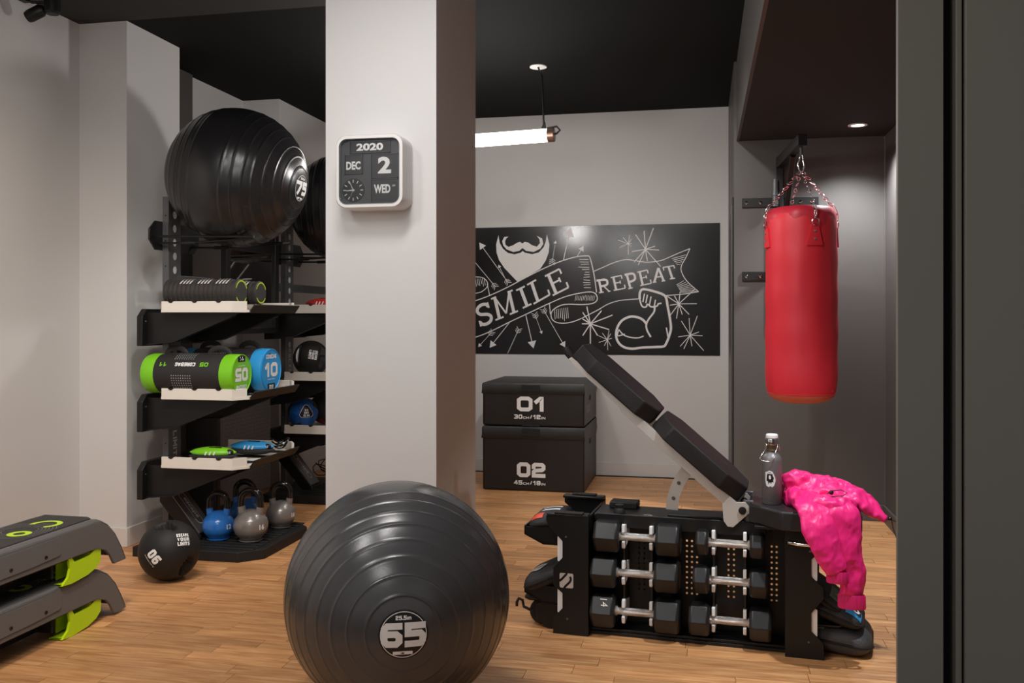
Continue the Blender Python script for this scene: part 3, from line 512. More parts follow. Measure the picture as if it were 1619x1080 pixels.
def hand(ang, L, wd):
    a = math.radians(ang); c0 = Vector((cx-.073, fy+.0122, cz-.074)); d = Vector((math.sin(a), 0, math.cos(a))); nn = Vector((math.cos(a), 0, -math.sin(a)))*wd
    MB().add([c0-d*.006+nn, c0+d*L+nn*.6, c0+d*L-nn*.6, c0-d*.006-nn], [(0, 1, 2, 3)]).build('clock_hand', M_print, t, smooth=0)
hand(266, .030, .0022); hand(336, .042, .0014); hand(205, .032, .0005)
gm = bpy.data.materials.new('clear_cover'); gm.use_nodes = True; nt = gm.node_tree; nt.nodes.clear()
ou = nt.nodes.new('ShaderNodeOutputMaterial'); mx = nt.nodes.new('ShaderNodeMixShader'); tr = nt.nodes.new('ShaderNodeBsdfTransparent'); gl = nt.nodes.new('ShaderNodeBsdfGlossy'); gl.inputs['Roughness'].default_value = .08
fr = nt.nodes.new('ShaderNodeFresnel'); nt.links.new(fr.outputs[0], mx.inputs[0]); nt.links.new(tr.outputs[0], mx.inputs[1]); nt.links.new(gl.outputs[0], mx.inputs[2]); nt.links.new(mx.outputs[0], ou.inputs[0])
MB().prism(rrect(cx, cz, .255, .263, .03), 'y', fy+.002, fy+.004).build('cover_glass', gm, t, smooth=0)

# ------------------------------------------------------------------ exercise balls
def ribbed_ball(name, label, c, r, axis, m, number, sub, group=None, rib0=11.5, ribs=(17.5, 26.5, 35, 43.5, 52, 60, 68, 76)):
    t = thing(name, label, 'exercise ball', (c[0], c[1], c[2]-r), group=group)
    angs = set(); prof = {}
    for k in range(0, 181): angs.add(float(k))
    for s in (0, 1):
        for g in ribs:
            g = 180-g if s else g
            for d_, h in ((-.5, 0), (-.2, .0012), (0, .0015), (.2, .0012), (.5, 0)): prof[g+d_] = h
    al = sorted([a for a in angs if all(abs(a-g) > 1.0 for g in list(ribs)+[180-q for q in ribs])]+list(prof))
    P = [((r+prof.get(a, 0))*math.sin(math.radians(a)), (r+prof.get(a, 0))*math.cos(math.radians(a))) for a in al]
    MB().lathe(P, c, axis, n=120).build('ball_skin', m, t, smooth=60)
    R = r*math.radians(rib0)
    fn = sphere_fn(c, r, axis, eps=.0012); mb = MB(); put_disc(mb, R, fn); mb.build('label_disc', M_label, t)
    fn = sphere_fn(c, r, axis, eps=.0022); mb = MB()
    put_disc(mb, R*.93, fn, R*.90)
    if number:
        put_sq(mb, number, R*.98, R*1.78, fn, 0, 0, .27, .10)
        put_sq(mb, sub, R*.17, R*.62, fn, 0, R*.68, .24)
        mb.add([fn(x, y) for x, y in ((-R*.42, -R*.80), (R*.36, -R*.80), (R*.36, -R*.66), (-R*.42, -R*.66))], [(0, 1, 2, 3)])
    mb.build('printed_number', M_print, t, smooth=0)
    return t
ribbed_ball('exercise_ball', 'large graphite ribbed exercise ball marked 65 on the floor in front of the pillar', (-.924, 2.684, .345), .345, (.367, -.93, -.023), M_ball, '65', '25.5in')
ribbed_ball('exercise_ball', 'large glossy black exercise ball marked 75 resting on top of the near rack', (-2.38, 4.36, 1.93), .36, (.984, .026, -.174), M_ball2, '75', '29.5in')
ribbed_ball('exercise_ball', 'black exercise ball on the far rack, mostly hidden behind the pillar', (-2.343, 5.72, 1.93), .36, (.98, .18, 0), M_ball2, None, '')
# ------------------------------------------------------------------ storage racks
M_insert = mat('pale_translucent_insert', rgb(214, 212, 208), .5)
def make_rack():
    t = thing('storage_rack', 'near black storage rack with white-edged shelves against the left wall', 'storage rack', (-2.72, 4.4, 0), group='wall storage racks')
    X0, X1, Y0, Y1 = -2.755, -2.72, 4.262, 4.374
    # perforated front face of the upright
    mb = MB(); z = .02; zt = 1.83; yc = (Y0+Y1)/2; r = .018; ph = .0725
    holes = [1.74-k*ph for k in range(11)]
    zc_ = sorted(holes); segs = 16
    def plate(ya, yb, za, zb): mb.add([(X1, ya, za), (X1, yb, za), (X1, yb, zb), (X1, ya, zb)], [(0, 1, 2, 3)])
    lo = zc_[0]-ph/2; plate(Y0, Y1, z, lo); plate(Y0, Y1, zc_[-1]+ph/2, zt)
    for h in zc_:
        circ = [(yc+r*.95*math.cos(2*PI*k/segs), h+r*1.15*math.sin(2*PI*k/segs)) for k in range(segs)]
        hw, hh = (Y1-Y0)/2, ph/2; sq = []
        for k in range(segs):
            a = 2*PI*k/segs; c, s_ = math.cos(a), math.sin(a); q = min(hw/abs(c) if abs(c) > 1e-6 else 9, hh/abs(s_) if abs(s_) > 1e-6 else 9)
            sq.append((yc+c*q, h+s_*q))
        vs = [(X1, a, b) for a, b in circ]+[(X1, a, b) for a, b in sq]
        mb.add(vs, [(k, (k+1) % segs, segs+(k+1) % segs, segs+k) for k in range(segs)])
        ca = [(sx, sz) for sx in (-1, 1) for sz in (-1, 1)]
        for sx, sz in ca:
            p = (X1, yc+sx*hw, h+sz*hh)
            ang = math.atan2(sz*hh, sx*hw) % (2*PI); k = int(ang/(2*PI)*segs)
            mb.add([p, (X1,)+sq[k], (X1,)+sq[(k+1) % segs]], [(0, 1, 2)])
    mb.build('perforated_plate', M_steel, t, smooth=0)
    for k, h_ in enumerate(zc_): MB().prism([(yc+r*1.0*math.cos(2*PI*q/12), h_+r*1.2*math.sin(2*PI*q/12)) for q in range(12)], 'x', X1-.004, X1-.002).build('hole_insert', M_insert, t, smooth=0)
    MB().box(X0, X1-.001, Y0-.002, Y0, .02, zt).build('upright_flange', M_steel, t)
    mb = MB()
    for k in range(12): mb.cyl((-2.737, Y0-.0035, .28+k*.132), (-2.737, Y0-.0018, .28+k*.132), .004, n=8)
    mb.build('bolt_heads', M_label, t)
    mb = MB(); fn = plane_fn((X1+.0008, yc, .715), (0, 0, -1), (0, 1, 0)); put_sq(mb, 'ESCAPE YOUR LIMITS', .036, .55, fn, 0, 0, .22, .2); mb.build('lettering', mat('pale_grey_print', rgb(190, 188, 186), .5), t, smooth=0)
    # floor platform with ridged rubber top
    base = [(-2.80, 4.07), (-2.223, 4.07), (-2.127, 4.166), (-2.127, 4.655), (-2.223, 4.75), (-2.80, 4.75)]
    MB().prism(base, 'z', 0, .05).build('floor_platform', M_blk2, t, .003)
    mb = MB()
    for k in range(12): y = 4.12+k*.052; mb.box(-2.56, -2.17, y, y+.028, .0495, .055)
    mb.build('platform_ridges', M_blk2, t, .002)
    # slanted foot brace
    q = [(-2.765, .33), (-2.765, .24), (-2.60, .056), (-2.53, .056), (-2.535, .08), (-2.715, .30)]
    MB().prism(q, 'y', 4.25, 4.27).build('foot_brace', M_blk, t, .002)
    MB().prism([(-2.72, .312), (-2.535, .09), (-2.543, .083), (-2.728, .304)], 'y', 4.25, 4.385).build('brace_plate', M_steel, t, .001)
    mb = MB(); nx, nz = .77, .64
    L = Vector((.185, 0, -.222)).normalized(); o = Vector((-2.628, 4.318, .201))+Vector((nx, 0, nz))*.0012
    fn = plane_fn(o, L, (0, 1, 0))
    vs, fs = [], []
    for R1, R0 in ((.026, .023),):
        n = 32; pts = []
        for rr in (R1, R0):
            for k in range(n):
                a = 2*PI*k/n; pts.append(fn((.075 if math.cos(a) > 0 else -.075)+rr*math.cos(a), rr*math.sin(a)))
        mb.add(pts, [(k, (k+1) % n, n+(k+1) % n, n+k) for k in range(n)])
    put_text(mb, 'escape', .026, fn, 0, 0, .01, width=.13)
    mb.build('brace_lettering', M_print, t, smooth=0)
    # ball arms on octagonal plate
    yc2 = 4.385
    octo = [(4.153, 1.60), (4.153, 1.655), (4.205, 1.70), (4.565, 1.70), (4.615, 1.65), (4.615, 1.60), (4.565, 1.55), (4.205, 1.55)]
    MB().prism(octo, 'x', -2.768, -2.757).build('arm_plate', M_blk, t, .002)
    for y in (4.165, 4.605):
        s_ = 1 if y > yc2 else -1
        MB().tube([(-2.757, y-s_*.03, 1.618), (-2.45, y-s_*.03, 1.612), (-2.20, y-s_*.02, 1.606)], .006).build('ball_arm', M_blk, t)
        MB().tube([(-2.757, y-s_*.06, 1.585), (-2.60, y-s_*.06, 1.583), (-2.22, y-s_*.05, 1.60), (-2.20, y-s_*.02, 1.606)], .006).build('ball_arm', M_blk, t)
        MB().cyl((-2.62, y-s_*.06, 1.583), (-2.54, y-s_*.06, 1.584), .010).build('arm_sleeve', M_blk2, t)
    # shelves
    for zt_, nm in ((1.226, 0), (.793, 1), (.451, 2)):
        br = MB().prism([(4.09, zt_-.17), (4.09, zt_-.02), (4.13, zt_+.018), (4.62, zt_+.018), (4.66, zt_-.02), (4.66, zt_-.17)], 'x', -2.79, -2.757).build('shelf_bracket', M_blk, t, .003)
        MB().cyl((-2.757, 4.12, zt_-.045), (-2.755, 4.12, zt_-.045), .004, n=8).build('bolt', M_chrome, br)
        for y in (4.135, 4.60):
            MB().prism([(-2.757, zt_), (-2.757, zt_-.165), (-2.60, zt_-.15), (-2.28, zt_-.022), (-2.25, zt_)], 'y', y, y+.004).build('shelf_gusset', M_blk, br)
            MB().prism([(-2.757, zt_-.165), (-2.60, zt_-.15), (-2.28, zt_-.022), (-2.28, zt_-.017), (-2.60, zt_-.145), (-2.757, zt_-.16)], 'y', y-.02, y+.02).build('gusset_flange', M_blk, br)
        sh = MB().prism([(-2.64, 4.07), (-2.25, 4.07), (-2.20, 4.14), (-2.20, 4.66), (-2.25, 4.73), (-2.64, 4.73)], 'z', zt_+.0005, zt_+.014).build('shelf_tray', M_wood, t)
        MB().box(-2.637, -2.252, 4.068, 4.082, zt_, zt_+.055).build('shelf_end', M_wood, sh, .001)
        MB().box(-2.637, -2.252, 4.718, 4.732, zt_, zt_+.055).build('shelf_end', M_wood, sh, .001)
        MB().prism([(-2.252, 4.068), (-2.208, 4.135), (-2.22, 4.142), (-2.264, 4.078)], 'z', zt_, zt_+.055, fn=lambda v: Vector(v)).build('shelf_corner', M_wood, sh, .001)
        MB().prism([(-2.252, 4.732), (-2.208, 4.665), (-2.22, 4.658), (-2.264, 4.722)], 'z', zt_, zt_+.055).build('shelf_corner', M_wood, sh, .001)
        lip = MB().prism([(-2.235, zt_+.002), (-2.20, zt_-.004), (-2.172, zt_+.036), (-2.178, zt_+.040), (-2.205, zt_+.004)], 'y', 4.15, 4.66).build('shelf_lip', M_blk, sh, .001)
        mb = MB(); fn = plane_fn((-2.1825, 4.40, zt_+.018), (0, 1, 0), (.55, 0, .8)); mb.add([fn(a, b) for a, b in ((-.007, -.008), (-.003, -.008), (0, .006), (.003, -.008), (.007, -.008), (.0015, .01), (-.0015, .01))], [(0, 1, 2, 6), (2, 3, 4, 5, 6)]); mb.build('logo_mark', M_label, sh, smooth=0)
        for x in (-2.585, -2.455, -2.325):
            MB().prism([(x-.016, zt_+.0556), (x+.016, zt_+.0556), (x+.006, zt_+.047), (x-.006, zt_+.047)], 'y', 4.066, 4.083).build('notch_pad', M_blk2, sh)
        mb = MB()
        for k in range(3):
            y = 4.20+k*.18; mb.prism([(-2.50, y), (-2.24, y), (-2.22, y+.02), (-2.22, y+.05), (-2.24, y+.07), (-2.50, y+.07)], 'z', zt_+.0135, zt_+.017)
        mb.build('tray_inlay', M_blk2, sh)
    MB().box(-2.756, -2.745, 4.376, 5.62, 1.37, 1.425).build('cross_rail', M_steel, t, .002)
    return t
rack = make_rack()
rack2 = copy_tree(rack, Matrix.Translation((0, 1.36, 0)))
rack2['label'] = 'far black storage rack with white-edged shelves, partly hidden behind the pillar'

# framed mirror hung between the racks and dark mat below it
t = thing('framed_mirror', 'black-framed mirror between the two racks reflecting the mural', 'mirror', (-2.70, 5.13, 1.1))
MB().box(-2.712, -2.70, 4.83, 5.44, 1.13, 1.82).build('mirror_glass', mat('mirror_silver', rgb(215, 212, 210), .03, 1), t)
for b in ((-2.72, -2.685, 4.785, 4.835, 1.10, 1.85), (-2.72, -2.685, 5.40, 5.45, 1.10, 1.85), (-2.72, -2.685, 4.835, 5.40, 1.10, 1.135), (-2.72, -2.685, 4.835, 5.40, 1.60, 1.85)):
    MB().box(*b).build('frame_bar', M_blk, t, .003)
t = thing('rubber_mat', 'dark textured mat hanging upright behind the near rack shelves', 'exercise mat', (-2.70, 5.0, 0))
mm = mat('textured_grey_rubber', rgb(74, 70, 68), .55, bump=.6, bscale=90, aniso=(1, 1, 3))
MB().box(-2.72, -2.70, 4.74, 5.36, .12, .98).build('mat_sheet', mm, t, .004)
MB().box(-2.722, -2.695, 4.70, 4.74, .10, 1.0).build('mat_edge', M_blk, t, .003)
MB().box(-2.71, -2.70, 4.74, 5.36, .98, 1.0).build('mat_edge', M_blk, t, .002)
mb = MB()
for j in range(36):
    for i in range(14):
        y = 4.765+i*.042+(j % 2)*.012; z = .145+j*.023; mb.add([(-2.6985, y, z), (-2.6985, y+.026, z+.003), (-2.6985, y+.026, z+.010), (-2.6985, y, z+.007), (-2.7, y-.003, z+.003), (-2.7, y+.03, z+.006)], [(0, 1, 2, 3)])
mb.build('tread_pattern', M_dark, t, smooth=0)['kind'] = 'stuff'
t = thing('speaker_box', 'black box standing behind the near rack under the shelves', 'box', (-2.85, 4.85, 0))
MB().box(-2.93, -2.74, 4.76, 5.0, .30, .68).build('cabinet', M_blk, t, .01)
MB().box(-2.92, -2.75, 4.77, 4.99, 0, .30).build('stand', M_blk2, t, .01)
# jump rope cable lying on the wall side of the far rack
mb = MB()
random.seed(5)
for k in range(4):
    P = []
    for i in range(16):
        a = 2*PI*i/16; P.append((-2.50+.03*k+(.16+.02*k)*math.cos(a), 5.93+.10*math.sin(a)+.02*k, .17+.05*math.sin(a*2+k)+.05*math.cos(a)+.012*k))
    mb.tube(P, .0035, 6, closed=True)
tag(mb.build('coiled_cable', M_gloss, loc=(-2.45, 5.93, .05)), 'thin black cables coiled low behind the far rack', 'cable')

# ------------------------------------------------------------------ foam grid tubes on the top shelf
def foam_tube(x0, x1, y, z, r, label):
    t = thing('foam_roller', label, 'foam roller', ((x0+x1)/2, y, z-r), group='foam rollers on the top shelf')
    m = mat('dark_grey_foam', rgb(50, 46, 43), .6, bump=.1, bscale=200)
    n = 40; prof = [(r*.72, 0), (r*.72, -.002), (r*.98, -.002), (r, .006), (r*.97, .02)]
    L = x1-x0; k = 14; pr = [(r*.72, 0)]
    pr += [(r*.9, 0), (r, .004), (r, .018), (r*.93, .022)]
    for i in range(k):
        a = .03+(L-.06)*i/k; st = (L-.06)/k
        pr += [(r*.93, a), (r*.985, a+st*.2), (r*.985, a+st*.6), (r*.93, a+st*.75)]
    pr += [(r*.93, L-.022), (r, L-.018), (r, L-.004), (r*.9, L), (r*.72, L)]
    MB().lathe(pr, (x0, y, z), (1, 0, 0), n).build('ribbed_sleeve', m, t)
    MB().lathe([(r*.74, .001), (r*.74, L-.001)], (x0, y, z), (1, 0, 0), n).build('hollow_core', mat('brown_black_core', rgb(30, 26, 24), .6), t)
    mb = MB()
    for e in (L+.0006,):
        c = Vector((x0+e, y, z)); 
        for a0, a1 in ((20, 160), (210, 330)):
            pts = []
            for q in range(13):
                a = math.radians(a0+(a1-a0)*q/12)
                for rr in (r*.80, r*.91): pts.append(c+Vector((0, math.cos(a)*rr, math.sin(a)*rr)))
            mb.add(pts, [(2*q, 2*q+1, 2*q+3, 2*q+2) for q in range(12)])
    mb.build('end_stripes', M_green, t, smooth=0)
    mb = MB()
    for gi in range(3):
        for i in range(4):
            xx = x0+.09+gi*.10+i*.018
            for a0 in (38, 72):
                pts = []
                for q in range(3):
                    a = math.radians(a0+q*12); pts += [(xx+q*.003, y-math.cos(a)*(r+.0012), z+math.sin(a)*(r+.0012)), (xx+.009+q*.003, y-math.cos(a)*(r+.0012), z+math.sin(a)*(r+.0012))]
                mb.add(pts, [(0, 1, 3, 2), (2, 3, 5, 4)])
    mb.build('slot_marks', mat('pale_slot', rgb(205, 200, 194), .5), t, smooth=0)
foam_tube(-2.69, -2.285, 4.22, 1.330, .066, 'dark ribbed foam tube with lime stripes, front one on the top rack shelf')
foam_tube(-2.69, -2.28, 4.42, 1.330, .062, 'dark ribbed foam tube behind the front one on the top rack shelf')

# ------------------------------------------------------------------ cylinder weight bags
def core_bag(x0, x1, y, z, r, mcol, lab, num, small, flip, label):
    t = thing('cylinder_weight_bag', label, 'weight bag', ((x0+x1)/2, y, z-r), group='weight bags on the middle shelf')
    L = x1-x0; c = (x0, y, z)
    MB().lathe([(r*.97, .075), (r*1.0, .10), (r*1.01, L/2), (r, L-.085), (r*.97, L-.065)], c, (1, 0, 0), 48).build('bag_body', M_fab, t)
    MB().lathe([(0, -.004), (r*.75, -.004), (r*.93, .008), (r*1.0, .03), (r*1.0, .07), (r*.985, .082)], c, (1, 0, 0), 48).build('end_cap', mcol, t)
    MB().lathe([(r*.985, L-.07), (r*1.0, L-.06), (r*1.0, L-.014), (r*.985, L-.004), (r*.93, L), (0, L)], c, (1, 0, 0), 48).build('end_cap', mcol, t)
    MB().lathe([(r*.96, L-.003), (r*.99, L+.003), (r*.96, L+.004), (r*.93, L+.0005)], c, (1, 0, 0), 48).build('piping', mcol, t)
    mb = MB(); s_ = -1 if flip else 1
    fn = plane_fn((x1+.0012, y, z), (0, s_, 0), (0, 0, s_))
    put_sq(mb, num, r*.66, r*1.25, fn, 0, r*.02, .26, .12); put_sq(mb, 'COREBAG', r*.19, r*1.0, fn, 0, r*.63, .24); put_text(mb, 'escape fitness', r*.09, fn, 0, -r*.42, .01, width=r*.7)
    mb.build('end_print', M_print, t, smooth=0)
    mb = MB(); mb.add([fn(a*r, b*r) for a, b in ((-.36, -.62), (.36, -.62), (.36, -.84), (.2, -.96), (-.2, -.96), (-.36, -.84))], [(0, 1, 2, 3, 4, 5)]); mb.build('size_patch', M_label, t, smooth=0)
    mb = MB(); fn2 = plane_fn((x1+.0018, y, z), (0, s_, 0), (0, 0, s_)); put_sq(mb, small, r*.2, r*.42, fn2, 0, -r*.78, .24); mb.build('size_print', M_print, t, smooth=0)
    MB().lathe([(.0045, 0), (.0045, .002)], (x1+.0005, y-r*.15, z-s_*r*.75 if flip else z+r*.75), (1, 0, 0), 12).build('eyelet', M_label, t)
    # print and dot grids on the side
    def side(xc, ang, eps=.0016):
        return lambda a, b: (xc+s_*a, y-(r*1.01+eps)*math.cos(ang+s_*b/r), z+(r*1.01+eps)*math.sin(ang+s_*b/r))
    mb = MB(); put_sq(mb, 'COREBAG', .020, .11, side(x0+L*.50, math.radians(30)), 0, 0, .24); mb.build('side_print', M_print, t, smooth=0)
    mb = MB(); put_sq(mb, num, .022, .045, side(x0+L*(.70 if flip else .28), math.radians(30)), 0, 0, .24); put_sq(mb, small, .022, .04, side(x0+L*(.26 if flip else .78), math.radians(30)), 0, 0, .24); mb.build('side_print', mcol, t, smooth=0)
    mb = MB()
    for a0 in (-24, 70):
        f = side(x0+L*.47, math.radians(a0))
        for i in range(9):
            for j in range(7): mb.add([f(-.05+i*.0125+p, -.04+j*.0125+q) for p, q in ((0, 0), (.005, 0), (.005, .005), (0, .005))], [(0, 1, 2, 3)])
    mb.build('dot_grid', mat('grey_dots', rgb(165, 163, 163), .5), t, smooth=0)
    for xh in (x0+.14, x1-.13):
        P = []
        for q in range(9):
            a = PI*q/8; P.append((xh-math.cos(a)*.055, y+.02, z+r*.93+math.sin(a)*.036))
        MB().tube(P, [(.014, .004)]*9, 8).build('handle', M_fab, t)
    MB().box(x0+.10, x1-.10, y-.02, y+.02, z+r*.98, z+r*1.03).build('top_strap', M_fab, t, .002)
    return t
core_bag(-2.755, -2.245, 4.147, .918, .10, M_bgreen, 'green', '05', '11', True, 'black and lime green cylinder weight bag marked 05, upside down on middle shelf')
core_bag(-2.70, -2.205, 4.385, .926, .1125, M_bblue, 'blue', '10', '22', False, 'black and sky blue cylinder weight bag marked 10 behind the lime one')

# soft hand weights on the low shelf
def soft_weight(c, L, wd, h, mcol, num, label, yaw=0, group='soft hand weights'):
    t = thing('soft_hand_weight', label, 'hand weight', (c[0], c[1], c[2]-h/2), yaw, group)
    A = Matrix.Translation(c) @ Matrix.Rotation(yaw, 4, 'Z')
    def hull(sx, z0, z1, k=1.0, n=28, m=10):
        rings = []
        for j in range(m+1):
            u = j/m; x = -L/2*sx+L*sx*u; e = max(1e-3, math.sin(PI*u)**.55)
            e = max(e, .12)
            rings.append([(x, wd/2*k*e*math.cos(2*PI*q/n), (z0+z1)/2+(z1-z0)/2*e*math.sin(2*PI*q/n)) for q in range(n)])
        return rings
    MB(A).ring(hull(1, -h/2, h*.18, 1.05)).build('black_base', M_fab, t)
    MB(A).ring(hull(.96, -h*.3, h/2, .96)).build('coloured_shell', mcol, t)
    mb = MB(A)
    for i in range(3):
        x = -L*.08+i*.022; mb.tube([(x, -wd*.5, -.001), (x+.006, -wd*.44, h*.22)], .004, 6)
    mb.build('finger_grooves', M_print, t)
    mb = MB(A); mb.box(-L*.05, L*.2, -wd*.2, -wd*.1, h*.46, h*.505); mb.build('printed_strip', M_label, t, smooth=0)
    MB(A).ball((L*.36, -wd*.12, h*.12), .022, 10, (1, .8, .7)).build('number_patch', M_label, t)
    mb = MB(A); fn = plane_fn((L*.385, -wd*.12-.0185, h*.14), (1, 0, 0), (0, .3, 1)); put_text(mb, num, .009, fn, 0, 0, .02); mb.build('number', M_print, t, smooth=0)
    return t
soft_weight((-2.43, 4.20, .51), .25, .11, .07, M_bgreen, '1.0', 'lime and black soft hand weight at front of the low rack shelf', .12)
soft_weight((-2.33, 4.42, .512), .25, .12, .075, M_bblue, '1.5', 'blue and black soft hand weight behind the lime one', .05)
soft_weight((-2.42, 5.55, 1.283), .26, .14, .085, mat('red_vinyl', rgb(205, 45, 40), .45), '2.0', 'red soft hand weight on the far rack top shelf', -.05)
mb = MB()
for k in range(3): mb.tube([(-2.27+.04*math.cos(2*PI*i/14)+.008*k, 4.60+.05*math.sin(2*PI*i/14), .50+.014*k+.012*math.sin(2*PI*i/7)) for i in range(14)], .004, 6, closed=True)
tag(mb.build('skipping_rope', M_gloss, loc=(-2.27, 4.60, .47)), 'black rope coiled at the back end of the low shelf', 'skipping rope')

# ------------------------------------------------------------------ kettlebells
def kettlebell(name_lab, c, r, m, num, group, yaw):
    t = thing('kettlebell', name_lab, 'kettlebell', (c[0], c[1], .055), yaw, group)
    A = Matrix.Translation((c[0], c[1], .055)) @ Matrix.Rotation(yaw, 4, 'Z')
    prof = [(0, 0), (r*.62, 0), (r*.72, r*.06)]
    for k in range(5, 31):
        a = -PI/2+PI*k/32; prof.append((r*math.cos(a)*(1.03 if abs(a) < .5 else 1), r*.92+r*.98*math.sin(a)))
    prof.append((0, r*1.90)); prof.sort(key=lambda p: p[1])
    MB(A).lathe(prof, (0, 0, 0), (0, 0, 1), 40).build('body', m, t, smooth=50)
    hw = r*.62; top = r*3.05
    for s_ in (-1, 1):
        MB(A).tube([(s_*hw*.72, 0, r*1.25), (s_*hw*.9, 0, r*1.75), (s_*hw, 0, r*2.05)], [r*.30, r*.24, r*.225], 18).build('horn', m, t)
    P = [(-hw, 0, r*2.03)]; 
    for q in range(13):
        a = PI-PI*q/12; P.append((hw*math.cos(a)*.99, 0, r*2.35+(top-r*2.35)*math.sin(a)**.8 if math.sin(a) > 0 else r*2.35))
    P.append((hw, 0, r*2.03))
    MB(A).tube(P, r*.215, 16).build('handle', M_gloss, t)
    mb = MB(A); fn = sphere_fn((0, 0, r*.92), r*1.03, (.88, -.45, .02), eps=.0012)
    put_text(mb, num, r*.32, fn, 0, 0, .03); mb.build('weight_number', M_print, t, smooth=0)
    return t
kettlebell('blue kettlebell marked 12 at front of the rack platform', (-2.45, 4.285, 0), .078, M_blue, '12', 'kettlebells on the rack platform', .12)
kettlebell('grey kettlebell at the front right of the rack platform', (-2.27, 4.29, 0), .085, M_grey, '16', 'kettlebells on the rack platform', .05)
kettlebell('blue kettlebell behind the front pair on the rack platform', (-2.455, 4.575, 0), .080, M_blue, '12', 'kettlebells on the rack platform', .25)
kettlebell('grey kettlebell at the back right corner of the rack platform', (-2.255, 4.60, 0), .077, M_grey, '16', 'kettlebells on the rack platform', .3)

# ------------------------------------------------------------------ medicine balls
def pitted_ball(mb, c, r, pits, n=80):
    c = Vector(c); vs = []; fs = []; m = n//2+1
    for j in range(m):
        th = PI*j/(m-1)
        for i in range(n):
            ph = 2*PI*i/n; dv = Vector((math.sin(th)*math.cos(ph), math.sin(th)*math.sin(ph), math.cos(th))); rr = r
            for pd, pu, a, b, dep in pits:
                pd = Vector(pd).normalized(); u = Vector(pu); u = (u-pd*u.dot(pd)).normalized(); v = pd.cross(u)
                if dv.dot(pd) <= 0: continue
                q = math.sqrt((dv.dot(u)/a)**2+(dv.dot(v)/b)**2)
                if q < 1.12: s_ = min(1, max(0, (1.12-q)/.35)); rr -= dep*(s_*s_*(3-2*s_))
            vs.append(c+dv*rr)
    for j in range(m-1):
        for i in range(n): fs.append((j*n+i, j*n+(i+1) % n, (j+1)*n+(i+1) % n, (j+1)*n+i))
    mb.add(vs, fs)
c = (-2.39, 3.75, .135); r = .135
t = thing('grip_medicine_ball', 'black rubber medicine ball marked 06 on the floor before the near rack', 'medicine ball', (-2.39, 3.75, 0))
mb = MB(); pitted_ball(mb, c, r, [((.103, -.374, .922), (1, .1, 0), .36, .18, .045), ((.88, -.30, -.47), (.3, .2, 1), .36, .2, .045)]); mb.build('ball_shell', M_blk2, t, smooth=70)
mb = MB(); fn = sphere_fn(c, r, (.041, -.996, .0), roll=math.radians(-52)); put_sq(mb, '06', .046, .062, fn, 0, .006, .25, .15); put_text(mb, 'medicine ball kg', .008, fn, -.0, -.028, .01, width=.07)
mb.build('number', M_print, t, smooth=0)
mb = MB(); fn = sphere_fn(c, r, (.77, -.40, .50), roll=math.radians(-8))
for i, s_ in enumerate(('ESCAPE', 'YOUR', 'LIMITS')): put_sq(mb, s_, .0165, .058, fn, 0, .020-.02*i, .27, .22)
mb.build('lettering', M_print, t, smooth=0)
c = (-2.53, 5.60, .929); r = .117
t = thing('twin_grip_medicine_ball', 'black twin-grip medicine ball on the far rack middle shelf', 'medicine ball', (-2.53, 5.60, .812))
mb = MB(); pitted_ball(mb, c, r, [((-.45, -.86, .25), (0, .2, 1), .62, .17, .03), ((.86, -.42, .05), (0, .2, 1), .62, .17, .03)]); mb.build('ball_shell', M_blk2, t, smooth=70)
mb = MB(); fn = sphere_fn(c, r, (-.42, -.87, .22), roll=.1)
mb.add([fn(a, b) for a, b in [(.011*math.cos(q*PI/8)*1, .05*math.sin(q*PI/8)) for q in range(16)]], [tuple(range(16))]); mb.build('grip_opening', M_print, t, smooth=0)
mb = MB(); fn = sphere_fn(c, r, (.50, -.84, .24), roll=math.radians(-100))
for i, s_ in enumerate(('ESCAPE', 'YOUR', 'LIMITS')): put_sq(mb, s_, .0165, .062, fn, 0, .020-.02*i, .27, .22)
mb.build('lettering', M_print, t, smooth=0)
